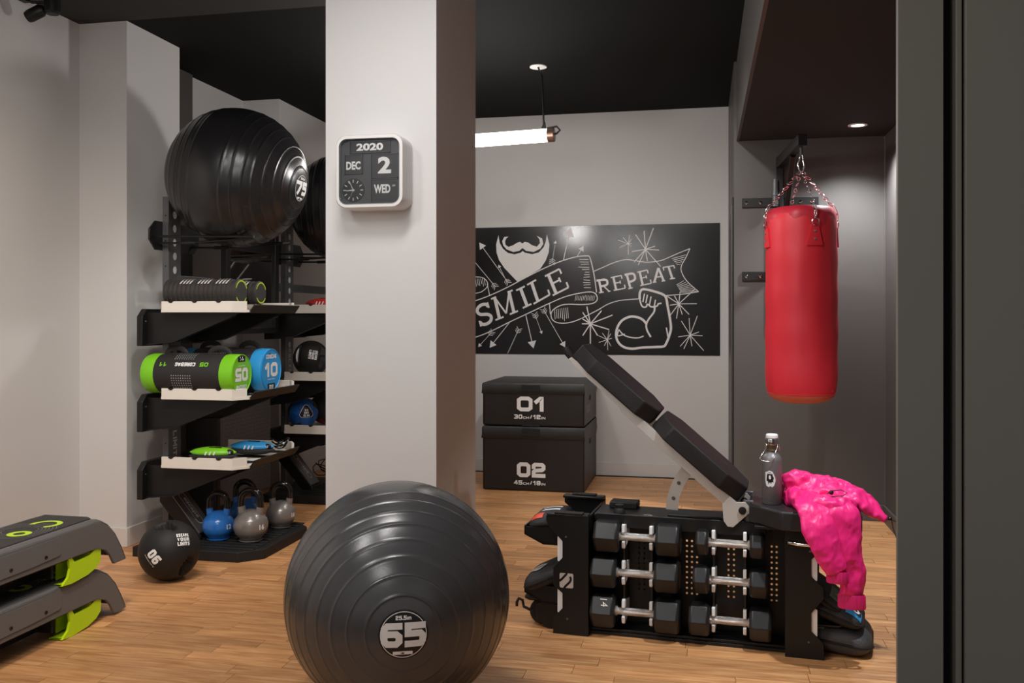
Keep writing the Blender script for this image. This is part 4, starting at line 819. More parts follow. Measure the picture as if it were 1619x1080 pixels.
def panel_ball(c, r, ma, mb_, label, badge):
    t = thing('stitched_medicine_ball', label, 'medicine ball', (c[0], c[1], c[2]-r), group='stitched medicine balls')
    MB().ball(c, r, 32).build('ball_skin', ma, t, smooth=80)
    for dv, rr in (((-.75, -.5, .25), .6), ((.1, .3, .95), .55), ((.75, .1, .45), .45), ((-.1, -.6, -.9), .5)):
        p = MB(); fn = sphere_fn(c, r, dv, up=(.1, .2, 1), eps=.0012)
        pts = [(rr*r*math.cos(a)*(1 if k % 2 else .6), rr*r*math.sin(a)*(1 if k % 2 else .6)) for k, a in enumerate([2*PI*q/6 for q in range(6)])]
        N = 6; vs = [fn(0, 0)]; fs = []
        for q in range(1, 5):
            for k in range(24):
                a = k/24*6; i0 = int(a); f_ = a-i0; x = pts[i0][0]*(1-f_)+pts[(i0+1) % 6][0]*f_; y = pts[i0][1]*(1-f_)+pts[(i0+1) % 6][1]*f_
                vs.append(fn(x*q/4, y*q/4))
        for k in range(24): fs.append((0, 1+k, 1+(k+1) % 24))
        for q in range(3):
            for k in range(24): fs.append((1+q*24+k, 1+(q+1)*24+k, 1+(q+1)*24+(k+1) % 24, 1+q*24+(k+1) % 24))
        p.add(vs, fs).build('panel', mb_, t)
    mb = MB()
    for ax in ((1, .2, .1), (.1, 1, .3), (.2, -.1, 1)):
        a = Vector(ax).normalized(); u = a.orthogonal().normalized(); v = a.cross(u)
        mb.tube([Vector(c)+(u*math.cos(2*PI*k/48)+v*math.sin(2*PI*k/48))*(r+.0002) for k in range(48)], .0009, 5, closed=True)
    mb.build('seams', M_label, t)
    if badge:
        def tri(s_, eps, m, nm):
            P = []
            for k in range(3):
                a0 = PI/2+k*2*PI/3
                for q in (-1, 0, 1): a = a0+q*.6; P.append((s_*(.60*math.cos(a0)+.40*math.cos(a)), s_*(.60*math.sin(a0)+.40*math.sin(a))))
            m_ = MB(); put_poly(m_, P, sphere_fn(c, r, badge, eps=eps)); m_.build(nm, m, t, smooth=0)
        tri(.056, .0014, M_print, 'badge_border'); tri(.051, .0020, M_label, 'badge')
        mb = MB(); fn = sphere_fn(c, r, badge, eps=.0028)
        for i, s_ in enumerate(('DO', 'NOT', 'SLAM')): put_sq(mb, s_, .014, (.022, .030, .042)[i], fn, 0, .013-.0175*i, .25, .2)
        mb.build('badge_print', M_print, t, smooth=0)
panel_ball((-2.595, 5.62, .566), .099, mat('blue_leather', rgb(30, 92, 170), .4, bump=.1, bscale=200), M_fab, 'blue and black stitched medicine ball with triangular badge on the far rack', (.60, -.79, .129))
panel_ball((-2.53, 5.84, .577), .110, M_fab, mat('dark_red_leather', rgb(120, 25, 35), .5), 'black and red stitched medicine ball behind the blue one', None)
# ------------------------------------------------------------------ soft plyometric boxes
def plyo(z0, z1, band, num, sub, label, x0=-1.496, x1=-.784, y0=6.142, y1=6.86, tz=.0):
    t = thing('soft_jump_box', label, 'jump box', ((x0+x1)/2, (y0+y1)/2, z0), group='soft jump boxes')
    m = M_vinyl
    MB().box(x0, x1, y0, y1, z0+.002, z1-.012).build('body', m, t, .014, 3)
    g = MB()
    # cover lid with a slightly wavy lower hem
    n = 40; P = []
    per = []
    for k in range(n): per.append((x0-.003+(x1-x0+.006)*k/n, y0-.004))
    for k in range(n): per.append((x1+.004, y0-.004+(y1-y0+.008)*k/n))
    for k in range(n): per.append((x1+.004-(x1-x0+.008)*k/n, y1+.004))
    for k in range(n): per.append((x0-.004, y1+.004-(y1-y0+.008)*k/n))
    def nz(x, y, s): return noise.noise(Vector((x*14, y*14, z0*9+s)))
    rings = []
    for zz, off, am in ((z1-band, .000, .003), (z1-band+.006, .003, .003), (z1-band*.6, .000, .003), (z1-.012, .0, .0015), (z1-.001, -.006, .0)):
        rings.append([((x+(off+am*nz(x, y, zz))*(1 if x > x1-.001 else -1 if x < x0+.001 else 0)) if not off < 0 else (x0+x1)/2+(x-(x0+x1)/2)*.985,
                       (y+(off+am*nz(x, y, zz))*(-1 if y < y0 else 1 if y > y1 else 0)) if not off < 0 else (y0+y1)/2+(y-(y0+y1)/2)*.985, zz+(.003*nz(x, y, 5) if zz < z1-band+.01 else 0)) for x, y in per])
    g.ring(rings, True, False)
    cxm = (x0+x1)/2; cym = (y0+y1)/2
    top = rings[-1]; g.add([(cxm, cym, z1-.001)]+top, [(0, 1+k, 1+(k+1) % len(top)) for k in range(len(top))])
    g.build('cover_lid', m, t, smooth=50)
    MB().box(cxm-.075, cxm+.05, y0-.011, y0-.006, z1-band*.75, z1-.012).build('hook_and_loop_strap', M_gapf, t, .001)
    if z0 > .1: MB().box(cxm-.075, cxm+.05, y0-.005, y0-.001, z0+.002, z0+.036).build('hook_and_loop_strap', M_gapf, t, .001)
    mb = MB(); fn = plane_fn((cxm-.02, y0-.0012, tz), (1, 0, 0), (0, 0, 1))
    put_sq(mb, num, .102, .200, fn, .008, 0, .26, .10); mb.build('number', M_print, t, smooth=0)
    mb = MB(); put_sq(mb, sub[0], .030, .058, fn, -.082, -.088, .25); put_sq(mb, 'CM', .016, .042, fn, -.028, -.095, .25); put_sq(mb, '/', .030, .016, fn, .008, -.088, .2); put_sq(mb, sub[1], .030, .052, fn, .048, -.088, .25); put_sq(mb, 'IN', .016, .028, fn, .093, -.095, .25)
    mb.build('size_print', M_print, t, smooth=0)
    if z0 > .1:
        mb = MB(); f2 = plane_fn((x1+.0012, 6.36, .56), (0, 1, 0), (0, 0, 1)); put_text(mb, 'ESCAPE', .05, f2, 0, 0, .03, width=.20); mb.build('side_print', mat('grey_print', rgb(170, 168, 166), .6), t, smooth=0)
    MB().box(x1-.01, x1+.003, 6.42, 6.50, z1-band-.06, z1-band-.025).build('grip_slot', M_gapf, t, .002)
M_vinyl = mat('black_vinyl_cover', rgb(26, 22, 21), .45, bump=.3, bscale=9, spec=.5)
M_gapf = mat('black_webbing', rgb(22, 20, 20), .8)
plyo(0, .445, .085, '02', ('45', '18'), 'tall black soft jump box marked 02 on the floor by the back wall', tz=.148)
plyo(.4465, .745, .075, '01', ('30', '12'), 'low black soft jump box marked 01 stacked on the taller one', tz=.602)

# ------------------------------------------------------------------ punch bag and its wall bracket
t = thing('punch_bag_bracket', 'black steel wall bracket holding the red punch bag', 'wall bracket', (.45, 5.68, 1.3))
for z in (1.892, 1.448):
    pl = MB().box(.222+.015, .68, 5.664, 5.68, z-.028, z+.028).build('wall_plate', M_blk, t, .002)
    for x in (.262, .345, .575, .64): MB().lathe([(.010, 0), (.010, .004), (.005, .008), (0, .008)], (x, 5.664, z), (0, -1, 0), 14).build('bolt', M_chrome, pl)
MB().box(.435, .475, 5.622, 5.664, 1.25, 2.16).build('upright_post', M_blk, t, .004)
MB().cyl((.425, 5.60, 1.86), (.425, 5.60, 2.02), .016, n=18).build('hinge_pin', M_steel, t)
MB().lathe([(.020, 0), (.020, .02), (.017, .022), (.017, .05), (.020, .052), (.020, .07)], (.425, 5.60, 1.87)).build('hinge_collar', M_steel, t)
d_ = Vector((.508-.455, 4.93-5.64, 0)).normalized(); nrm = Vector((-d_.y, d_.x, 0))*.024
a = Vector((.455, 5.63, 2.12)); b = Vector((.508, 4.90, 2.12))
mb = MB(); mb.add([a+nrm+Vector((0, 0, -.03)), a-nrm+Vector((0, 0, -.03)), a-nrm+Vector((0, 0, .03)), a+nrm+Vector((0, 0, .03)), b+nrm+Vector((0, 0, -.03)), b-nrm+Vector((0, 0, -.03)), b-nrm+Vector((0, 0, .03)), b+nrm+Vector((0, 0, .03))],
 [(0, 1, 2, 3), (7, 6, 5, 4), (0, 4, 5, 1), (1, 5, 6, 2), (2, 6, 7, 3), (3, 7, 4, 0)]); mb.build('arm', M_blk, t, .004)
MB().tube([(.46, 5.63, 1.55), (.49, 5.2, 2.09)], .016, 12).build('arm_brace', M_blk, t)
MB().tube([(.508, 4.96, 2.095), (.508, 4.96, 2.05)], .008, 10).build('eye_bolt', M_steel, t)
BX, BY, BR = .508, 4.96, .180
t = thing('punch_bag', 'red vinyl punch bag hanging by chains in the dark alcove', 'punch bag', (BX, BY, .76))
M_red = mat('red_vinyl_bag', rgb(222, 44, 58), .5, bump=.05, bscale=14, var=.06, vscale=5); M_ored = mat('faded_red_base', rgb(214, 96, 78), .45, bump=.15, bscale=20)
def wob(prof, nseg, seed, amp, c=(BX, BY)):
    rings = []
    for r, z in prof:
        rings.append([(c[0]+(r+amp*noise.noise(Vector((math.cos(2*PI*k/nseg)*2.4, math.sin(2*PI*k/nseg)*2.4, z*5+seed))))*math.cos(2*PI*k/nseg), c[1]+(r+amp*noise.noise(Vector((math.cos(2*PI*k/nseg)*2.4, math.sin(2*PI*k/nseg)*2.4, z*5+seed))))*math.sin(2*PI*k/nseg), z) for k in range(nseg)])
    return rings
prof = [(BR*.93, .803), (BR*.975, .83), (BR, .88)]+[(BR*(1+.008*math.sin(k*1.3)), .88+k*.04) for k in range(1, 20)]+[(BR*.985, 1.69), (BR*.97, 1.715), (BR*.93, 1.735)]
MB().ring(wob(prof, 72, 1, .005), True, False).build('bag_cover', M_red, t, smooth=80)
MB().ring(wob([(.02, .752), (BR*.5, .757), (BR*.78, .772), (BR*.90, .790), (BR*.935, .805)], 72, 1, .004), True, True).build('bag_base', M_ored, t, smooth=80)
MB().ring(wob([(BR*.985, 1.672), (BR*.99, 1.70), (BR*.985, 1.722), (BR*.96, 1.738), (BR*.86, 1.768), (BR*.7, 1.775), (BR*.68, 1.755), (.01, 1.735)], 72, 4, .014), True, False).build('top_collar', mat('dark_red_vinyl', rgb(198, 40, 58), .45, bump=.2, bscale=14), t, smooth=70)
MB().tube([(BX+BR*.97*math.cos(-.62), BY+BR*.97*math.sin(-.62), z) for z in (.82, 1.0, 1.3, 1.5, 1.7)], .004, 8).build('side_seam', M_red, t)
MB().ring([[(BX+(BR*.938+q)*math.cos(2*PI*k/72), BY+(BR*.938+q)*math.sin(2*PI*k/72), .806+w_) for k in range(72)] for q, w_ in ((0, -.003), (.004, 0), (0, .003))], True, False).build('base_seam', M_red, t)
hook = Vector((BX, BY, 1.965))
def link(mb, a, b, ang, r=.0026, wd=.0075):
    a, b = Vector(a), Vector(b); d = (b-a).normalized(); u = d.orthogonal().normalized(); v = d.cross(u); s_ = u*math.cos(ang)+v*math.sin(ang)
    L = (b-a).length; P = []
    for k in range(12):
        q = 2*PI*k/12; P.append((a+b)/2+d*(math.cos(q)*L*.5+math.copysign(min(abs(math.cos(q)), .5), math.cos(q))*L*.12)+s_*math.sin(q)*wd)
    mb.tube(P, r, 6, closed=True)
for k, an in enumerate((-75, 15, 105, 195)):
    a_ = math.radians(an); dx, dy = math.cos(a_), math.sin(a_)
    tan = Vector((-dy, dx, 0)); out = Vector((dx, dy, 0))
    st = MB(); fn = lambda u, v, e=.006: Vector((BX, BY, 0))+out*(BR+e)*math.cos(u/BR)+tan*(BR+e)*math.sin(u/BR)+Vector((0, 0, v))
    rows = [(.018, 1.668), (.024, 1.64), (.032, 1.60), (.040, 1.565)]
    ring0 = []; 
    vs = []; n = 6
    for e in (.0085, .0):
        for hw, z in rows:
            for q in range(n+1): vs.append(fn(-hw+2*hw*q/n, z, e))
    fs = []; W_ = n+1; R_ = len(rows)
    for lay in (0, 1):
        for j in range(R_-1):
            for q in range(n): b0 = lay*R_*W_+j*W_+q; fs.append((b0, b0+1, b0+W_+1, b0+W_))
    for j in range(R_-1):
        for q in (0, n): b0 = j*W_+q; fs.append((b0, b0+W_, b0+W_+R_*W_, b0+R_*W_))
    for j in (0, R_-1):
        for q in range(n): b0 = j*W_+q; fs.append((b0, b0+1, b0+1+R_*W_, b0+R_*W_))
    st.add(vs, fs); sp = st.build('strap_patch', M_red, t, smooth=40)
    for z in (1.637, 1.598): MB().lathe([(.007, 0), (.006, .003), (0, .004)], fn(0, z, .0085), out, 14).build('rivet', M_chrome, sp)
    top_ = fn(0, 1.692, .012)
    mb = MB(); mb.tube([top_+tan*.017*math.cos(2*PI*q/20)+Vector((0, 0, .017*math.sin(2*PI*q/20)-.008)) for q in range(20)], .0028, 6, closed=True); mb.build('d_ring', M_chrome, sp)
    edge = Vector((BX, BY, 1.772))+out*BR*.93
    ch = MB(); pts = [top_+Vector((0, 0, .014)), top_+Vector((0, 0, .05)), edge+Vector((0, 0, .008))]
    path = [pts[0], pts[1]]; N = 7
    link(ch, pts[0], pts[1], 0); link(ch, pts[1], pts[2]+Vector((0, 0, .01)), 1.57)
    for q in range(N): link(ch, edge.lerp(hook, q/N)+Vector((0, 0, .015)), edge.lerp(hook, (q+1)/N), (q % 2)*1.57)
    ch.build('chain', M_chrome, t, smooth=80)
mb = MB(); mb.tube([hook+Vector((.013*math.sin(2*PI*q/24)*(1.25 if math.cos(2*PI*q/24) < 0 else .8), 0, .045+.045*math.cos(2*PI*q/24))) for q in range(24)], .0042, 8, closed=True); mb.build('carabiner', M_chrome, t, smooth=80)

# ------------------------------------------------------------------ adjustable bench with dumbbell storage
ANG = math.atan2(-.078, .973); ORG = (-.555, 3.413, 0)
BM = Matrix.Translation(ORG) @ Matrix.Rotation(ANG, 4, 'Z')
t = thing('dumbbell_storage_bench', 'black steel workout bench with raised backrest and dumbbells stored in its front', 'bench', ORG, ANG)
def B(*b): return MB(BM).box(*b)
def BP(poly, ax, a, b): return MB(BM).prism(poly, ax, a, b)
M_alu = mat('pale_grey_steel', rgb(205, 198, 190), .35, .35)
H = .447
left = [(-.028, H), (-.028, H-.02), (-.015, H-.045), (.012, .378), (.036, .353), (.036, .29), (.0, .251), (.0, .184), (.036, .156), (.036, .098), (.002, .061), (-.001, 0), (.136, 0), (.136, H)]
rx = .845
right = [(rx, H), (rx, 0), (.977, 0), (.974, .061), (.934, .098), (.934, .162), (.974, .215), (.974, .254), (.934, .291), (.934, .351), (.96, .378), (.977, .40), (.977, H)]
back = [(-.038, H+.008), (-.038, H-.02), (-.02, H-.035), (.03, H-.08), (.04, .30), (0, .25), (0, .18), (.04, .15), (.04, .10), (0, .06), (0, 0), (.136, 0), (.136, H+.008)]
BP(left, 'y', 0, .005).build('end_plate', M_blk, t, .0015)
BP(back, 'y', .355, .36).build('end_plate', M_blk, t, .0015)
BP(right, 'y', 0, .005).build('end_plate', M_blk, t, .0015)
BP([(x, z) for x, z in right], 'y', .355, .36).build('end_plate', M_blk, t, .0015)
for z0, z1 in ((.285, .36), (.09, .165)):
    BP([(.016, z0-.008), (.06, z0-.03), (.06, z1+.03), (.016, z1+.008)], 'y', .006, .012).build('pale_inner_plate', M_print, t)
    BP([(.954, z0-.008), (.91, z0-.03), (.91, z1+.03), (.954, z1+.008)], 'y', .006, .012).build('pale_inner_plate', M_print, t)
B(-.026, .136, -.002, .045, H-.002, H+.010).build('top_flange', M_blk, t, .004)
B(.005, .115, -.004, .03, H+.010, H+.016).build('rubber_strip', M_blk2, t, .002)
B(-.036, .136, .315, .362, H+.006, H+.018).build('top_flange', M_blk, t, .004)
B(.0, .10, .33, .36, H+.018, H+.024).build('rubber_strip', M_blk2, t, .002)
B(.128, .136, .005, .355, 0.0, H).build('side_panel', M_blk, t, .001)
B(rx, rx+.008, .005, .355, 0.0, H).build('side_panel', M_blk, t, .001)
B(.136, rx, .05, .30, .012, .022).build('base_shelf', M_blk, t, .001)
B(.10, .90, .04, .32, .0, .012).build('base_plate', M_blk, t, .001)
# perforated back panel
YB = .155
def perf(x0, x1, z0, z1, cols, rows, r=.0042):
    mb = MB(BM); cw = (x1-x0)/cols; chh = (z1-z0)/rows; seg = 8
    for i in range(cols):
        for j in range(rows):
            cx_, cz_ = x0+cw*(i+.5), z0+chh*(j+.5); a = [(cx_+r*math.cos(2*PI*(k+.5)/seg), cz_+r*math.sin(2*PI*(k+.5)/seg)) for k in range(seg)]
            b = []
            for k in range(seg):
                q = 2*PI*(k+.5)/seg; c_, s_ = math.cos(q), math.sin(q); f_ = min(cw/2/abs(c_), chh/2/abs(s_)); b.append((cx_+c_*f_, cz_+s_*f_))
            mb.add([(p[0], YB, p[1]) for p in a+b], [(k, (k+1) % seg, seg+(k+1) % seg, seg+k) for k in range(seg)])
            for sx in (-1, 1):
                for sz in (-1, 1):
                    k = int((math.atan2(sz*chh, sx*cw) % (2*PI)-PI/seg)//(2*PI/seg)) % seg
                    mb.add([(cx_+sx*cw/2, YB, cz_+sz*chh/2), (b[k][0], YB, b[k][1]), (b[(k+1) % seg][0], YB, b[(k+1) % seg][1])], [(0, 1, 2)])
    return mb
xs = [(.295, .335, 2), (.478, .535, 3), (.632, .672, 2), (.79, .825, 2)]
zlo, zhi, nr = .14, .36, 11
x = .136
for a_, b_, nc in xs:
    B(x, a_, YB, YB+.004, .012, .43).build('back_panel', M_blk, t, smooth=0)
    B(a_, b_, YB, YB+.004, .012, zlo).build('back_panel', M_blk, t, smooth=0); B(a_, b_, YB, YB+.004, zhi, .43).build('back_panel', M_blk, t, smooth=0)
    perf(a_, b_, zlo, zhi, nc, nr).build('perforated_strip', M_blk, t, smooth=0); x = b_
B(x, rx, YB, YB+.004, .012, .43).build('back_panel', M_blk, t, smooth=0)
B(.14, .38, YB+.03, YB+.034, .02, .42).build('rear_panel', M_blk, t, smooth=0)
# top beam
B(.14, .80, .085, .27, .418, .448).build('top_beam', M_blk, t, .006)
B(.15, .78, .078, .09, .40, .452).build('beam_edge', M_blk, t, .003)
B(.18, .29, .20, .28, .447, .472).build('beam_cap', M_blk2, t, .004)
MB(BM).lathe([(.022, 0), (.022, .012), (.015, .022), (.017, .034), (0, .036)], (.235, .11, .448)).build('lock_knob', M_blk2, t)
B(.42, .62, .10, .18, .448, .458).build('adjust_rail', M_blk, t, .003)
B(.62, .70, .09, .18, .447, .462).build('adjust_rail', M_blk, t, .003)
mb = MB(BM); mb.add([(.325, .10, .4492), (.365, .10, .4492), (.345, .125, .4492), (.333, .104, .4494), (.357, .104, .4494), (.345, .119, .4494)], [(0, 1, 4, 3), (1, 2, 5, 4), (2, 0, 3, 5)]); mb.build('warning_mark', M_alu, t, smooth=0)
# emblem on the left plate
mb = MB(BM); fn = plane_fn((.052, -.0006, .205), (1, 0, 0), (0, 0, 1))
E_ = .0265
mb.add([fn(a_, b_) for a_, b_ in rrect(0, 0, 2*E_, 2*E_*1.05, .006)], [tuple(range(36))]); mb.build('emblem', M_alu, t, smooth=0)
mb = MB(BM); fe = plane_fn((.052, -.0010, .205), (1, 0, 0), (0, 0, 1))
def es(pts, wd):
    P = [Vector((E_*a_, E_*b_*1.05)) for a_, b_ in pts]; vs = []
    for i in range(len(P)):
        d = (P[min(i+1, len(P)-1)]-P[max(i-1, 0)]).normalized(); nn = Vector((-d.y, d.x))*wd*E_; vs += [fe(P[i].x+nn.x, P[i].y+nn.y), fe(P[i].x-nn.x, P[i].y-nn.y)]
    mb.add(vs, [(2*q, 2*q+1, 2*q+3, 2*q+2) for q in range(len(P)-1)])
es([(.0, 1.02), (.02, .9), (-.25, .62), (-.62, .22), (-1.02, -.12)], .16); es([(.5, .56), (.62, .38), (.64, .15), (.5, -.15), (.2, -.45), (-.12, -.75), (-.35, -1.02)], .16)
mb.build('emblem_cut', M_blk, t, smooth=0)
for x_, z_ in ((.05, .37), (.055, .06), (.93, .38), (.925, .06)): MB(BM).lathe([(.004, 0), (.004, .002), (0, .003)], (x_, -.0002, z_), (0, -1, 0), 10).build('rivet', M_steel, t)
# trays on the left end
for z_ in (.36, .135):
    BP([(-.125, z_+.035), (-.125, z_), (-.05, z_-.035), (.03, z_-.035), (.03, z_-.028), (-.048, z_-.028), (-.118, z_+.006), (-.118, z_+.035)], 'y', .04, .32).build('side_tray', M_blk, t, .0015)
    BP([(-.125, z_+.030), (-.125, z_), (-.05, z_-.035), (.03, z_-.035), (.03, z_+.03)], 'y', .04, .045).build('side_tray', M_blk, t)
    BP([(.95, z_-.035), (1.03, z_-.035), (1.08, z_), (1.08, z_+.006), (1.028, z_-.028), (.95, z_-.028)], 'y', .06, .32).build('side_tray', M_blk, t, .0015)
MB(BM).cyl((-.06, .06, .058), (-.06, .30, .058), .050, n=28).build('carry_wheel', M_blk2, t, .005)
MB(BM).tube([(-.09, .05, .06), (-.13, .05, .075), (-.135, .05, .10), (-.15, .05, .105), (-.158, .05, .09), (-.158, .05, .075)], .006, 8).build('band_hook', M_blk, t)
BP([(-.075, .03), (-.03, .0), (.10, 0), (.10, .05), (-.03, .11), (-.08, .09)], 'y', .045, .05).build('wheel_plate', M_blk, t, .002)
# dumbbell cradle hooks
ROWZ = (.375, .238, .092)
for cxx, hs in ((.314, .052), (.650, .056)):
    for z in ROWZ:
        for s_ in (-1, 1):
            xx = cxx+s_*hs
            BP([(YB, z+.025), (.045, z+.048), (.038, z+.045), (.034, z+.017), (.048, z+.015), (.075, z+.016), (.075, z-.016), (.048, z-.015), (.034, z-.017), (.038, z-.040), (.046, z-.045), (YB, z-.03)], 'x', xx-.006, xx+.006).build('cradle_hook', M_print, t, .002)
    for s_ in (-1, 1): B(cxx+s_*hs-.004, cxx+s_*hs+.004, .06, .155, .04, .41).build('cradle_strip', M_blk, t, .001)
# flat seat slab on the right
slab = [(.72, .05), (.832, -.06), (1.075, -.06), (1.10, -.03), (1.10, .30), (1.0, .41), (.832, .41), (.72, .30)]
BP(slab, 'z', .458, .526).build('seat_pad', mat('black_smooth_vinyl', rgb(36, 35, 36), .4, bump=.1, bscale=120), t, .008, 3)
B(.74, 1.06, .0, .34, H, .458).build('seat_frame', M_blk, t, .002)
MB(BM).tube([(.855, -.004, .405), (.862, -.03, .413), (.885, -.038, .412), (.96, -.040, .409), (1.0, -.038, .407), (1.02, -.02, .407), (1.022, .004, .407)], .0075, 12).build('grab_handle', M_chrome, t, smooth=80)
# backrest
piv = Vector((.69, .14, .488)); topp = Vector((.052, .14, 1.03)); L_ = (topp-piv).length; D = (topp-piv).normalized(); N_ = Vector((-D.z, 0, D.x))
if N_.z < 0: N_ = -N_
def bt(s_, y, h): p = piv+D*s_+N_*h; return Vector((p.x, y, p.z))
def bprism(poly, h0, h1, name, m, bev=.006, top_scale=1.0):
    """poly in (s, y), raised from h0 to h1 normal to the backrest"""
    cs = sum(p[0] for p in poly)/len(poly); cy_ = sum(p[1] for p in poly)/len(poly); n = len(poly)
    vs = [bt(p[0], p[1], h0) for p in poly]+[bt(cs+(p[0]-cs)*top_scale, cy_+(p[1]-cy_)*top_scale, h1) for p in poly]
    MB(BM).add(vs, [tuple(range(n))[::-1], tuple(range(n, 2*n))]+[(i, (i+1) % n, n+(i+1) % n, n+i) for i in range(n)]).build(name, m, t, bev, 3)
M_pad = mat('black_pad_vinyl', rgb(34, 31, 31), .55, bump=.10, bscale=140, spec=.3)
Y0_, Y1_ = .03, .30; YM = (Y0_+Y1_)/2
def pad(s0, s1, c0, c1): return [(s0, Y0_+.06), (s0+c0, Y0_), (s1-c1, Y0_), (s1, Y0_+.06), (s1, Y1_-.06), (s1-c1, Y1_), (s0+c0, Y1_), (s0, Y1_-.06)]
bprism(pad(.032, .447, .09, .065), .018, .082, 'back_pad', M_pad, .006, .985)
bprism(pad(.455, .850, .065, .09), .018, .082, 'head_pad', M_pad, .006, .985)
for y in (.068, .245):
    vs = [(-.016, -.060), (-.024, .02), (-.012, .036), (.012, .040), (.035, .018), (.845, .018), (.85, .004), (.80, -.004), (.585, -.005), (.565, -.014), (.30, -.020), (.07, -.020), (.024, -.066), (.0, -.072)]
    P = [bt(a_, 0, b_) for a_, b_ in vs]
    mb = MB(BM); n = len(P); mb.add([(p.x, y, p.z) for p in P]+[(p.x, y+.006, p.z) for p in P], [tuple(range(n)), tuple(range(n, 2*n))[::-1]]+[(i, (i+1) % n, n+(i+1) % n, n+i) for i in range(n)])
    mb.build('backrest_rail', M_alu, t, .001, smooth=0)
    c_ = bt(0, 0, .01); MB(BM).lathe([(.014, 0), (.014, .006), (.006, .007), (.006, .011), (0, .011)], (c_.x, y, c_.z), (0, -1, 0), 20).build('pivot_bolt', M_blk, t)
a_ = bt(.0, 0, .012); MB(BM).cyl((a_.x, .07, a_.z), (a_.x, .26, a_.z), .009, n=12).build('pivot_shaft', M_steel, t)
B(.705, .735, .085, .10, .45, .53).build('pivot_bracket', M_steel, t, .003); B(.70, .73, .265, .285, .45, .53).build('pivot_bracket', M_steel, t, .003)
a_ = bt(.45, 0, .004); b_ = bt(.85, 0, 0)
MB(BM).tube([bt(.835, .14, .0)+Vector((0, 0, 0)), bt(.885, .14, .012), bt(.90, .14, .02)], [.013, .019, .014], 14).build('rail_end_grip', M_blk2, t)
# curved adjuster with slots
mb = MB(BM); cc = Vector((.69, .16, .48)); R = .235; A0, A1 = math.radians(178), math.radians(140); n = 12
o_ = []; 
for q in range(n+1):
    a_ = A0+(A1-A0)*q/n
    for rr in (R, R+.045): o_.append((cc.x+rr*math.cos(a_), 0, cc.z+rr*math.sin(a_)-.02))
for y in (.135, .145): mb.add([(p[0], y, p[2]) for p in o_], [(2*q, 2*q+1, 2*q+3, 2*q+2) for q in range(n)])
m_ = len(o_)
mb.f += [(2*q, 2*q+2, m_+2*q+2, m_+2*q) for q in range(n)]+[(2*q+1, 2*q+3, m_+2*q+3, m_+2*q+1) for q in range(n)]+[(0, 1, m_+1, m_), (2*n, 2*n+1, m_+2*n+1, m_+2*n)]
mb.build('adjuster_arc', M_alu, t, smooth=40)
for a_ in (168, 154): q = math.radians(a_); rr = R+.022; MB(BM).lathe([(.007, 0), (.007, .001)], (cc.x+rr*math.cos(q), .1335, cc.z+rr*math.sin(q)-.02), (0, -1, 0), 12).build('adjuster_slot', M_steel, t)
mb = MB(BM)
for i, (s_, ww) in enumerate(((.16, .05), (.66, .04))):
    f = lambda a_, b_: bt(s_+b_, YM+a_, .0885)
    put_text(mb, 'escape', .018, lambda a_, b_: bt(s_-a_, YM-b_+.03, .0826), 0, 0, .01)
mb.build('pad_lettering', mat('faint_grey_print', rgb(70, 68, 68), .5), t, smooth=0)

# ------------------------------------------------------------------ dumbbells
M_hex = mat('worn_black_rubber', rgb(25, 24, 24), .40, bump=.04, bscale=120, var=.25, vscale=30)
def hexhead(mb, xa, xb, R, z, y):
    ch = min(.010, (xb-xa)*.2)
    rings = []
    for x, rr in ((xa, R-.008), (xa+ch, R), (xb-ch, R), (xb, R-.008)):
        rings.append([(x, y+rr*math.cos(PI/3*k+PI/6+PI/6), z+rr*math.sin(PI/3*k+PI/6+PI/6)) for k in range(6)])
    mb.ring(rings)
def dumbbell(hL, hR, R, z, label, num=None):
    y = .052; cx_ = (hL[1]+hR[0])/2
    o = BM @ Vector((cx_, y, z-R))
    t = thing('hex_dumbbell', label, 'dumbbell', tuple(o), ANG, 'hex dumbbells in the bench')
    for h in (hL, hR):
        mb = MB(BM); hexhead(mb, h[0], h[1], R, z, y); hd = mb.build('hex_head', M_hex, t, .003, 2, smooth=30)
    rr = .0135
    pr = [(.018, 0), (.018, .006), (rr, .008)]; L = hR[0]-hL[1]
    for k in range(1, 12): pr.append((rr*(1+.10*math.sin(PI*k/12)), .008+(L-.016)*k/12))
    pr += [(rr, L-.008), (.018, L-.006), (.018, L)]
    MB(BM).lathe(pr, (hL[1], y, z), (1, 0, 0), 20).build('chrome_handle', M_knurl, t, smooth=60)
    MB(BM).lathe([(R*.72, 0), (R*.74, .0012), (0, .0012)], (hR[1], y, z), (1, 0, 0), 30).build('end_disc', M_hex, t)
    if num:
        mb = MB(BM); yy = y-R*.866*math.cos(0)-.0
        fn = plane_fn((hL[0]+(hL[1]-hL[0])*.6, y-R*.70, z+R*.60), (.2, -.5, -.86), (1, 0, 0))
        put_text(mb, num, .026, fn, 0, 0, .0); 
        mb.build('weight_number', M_alu, t, smooth=0)
    return t
M_knurl = mat('knurled_chrome', rgb(230, 226, 222), .25, 1, bump=.5, bscale=700)
pos = ('top left', 'middle left', 'bottom left', 'top right', 'middle right', 'bottom right')
spec = [((.152, .248), (.386, .474), .064, 0), ((.140, .236), (.380, .470), .063, 1), ((.140, .232), (.380, .474), .067, 2),
        ((.530, .577), (.723, .775), .050, 0), ((.520, .580), (.722, .790), .055, 1), ((.506, .582), (.722, .800), .063, 2)]
for i, (a_, b_, R, rz) in enumerate(spec):
    dumbbell(a_, b_, R, ROWZ[rz], 'black hex dumbbell with chrome handle, '+pos[i]+' of the six in the bench front', '14' if i == 2 else None)

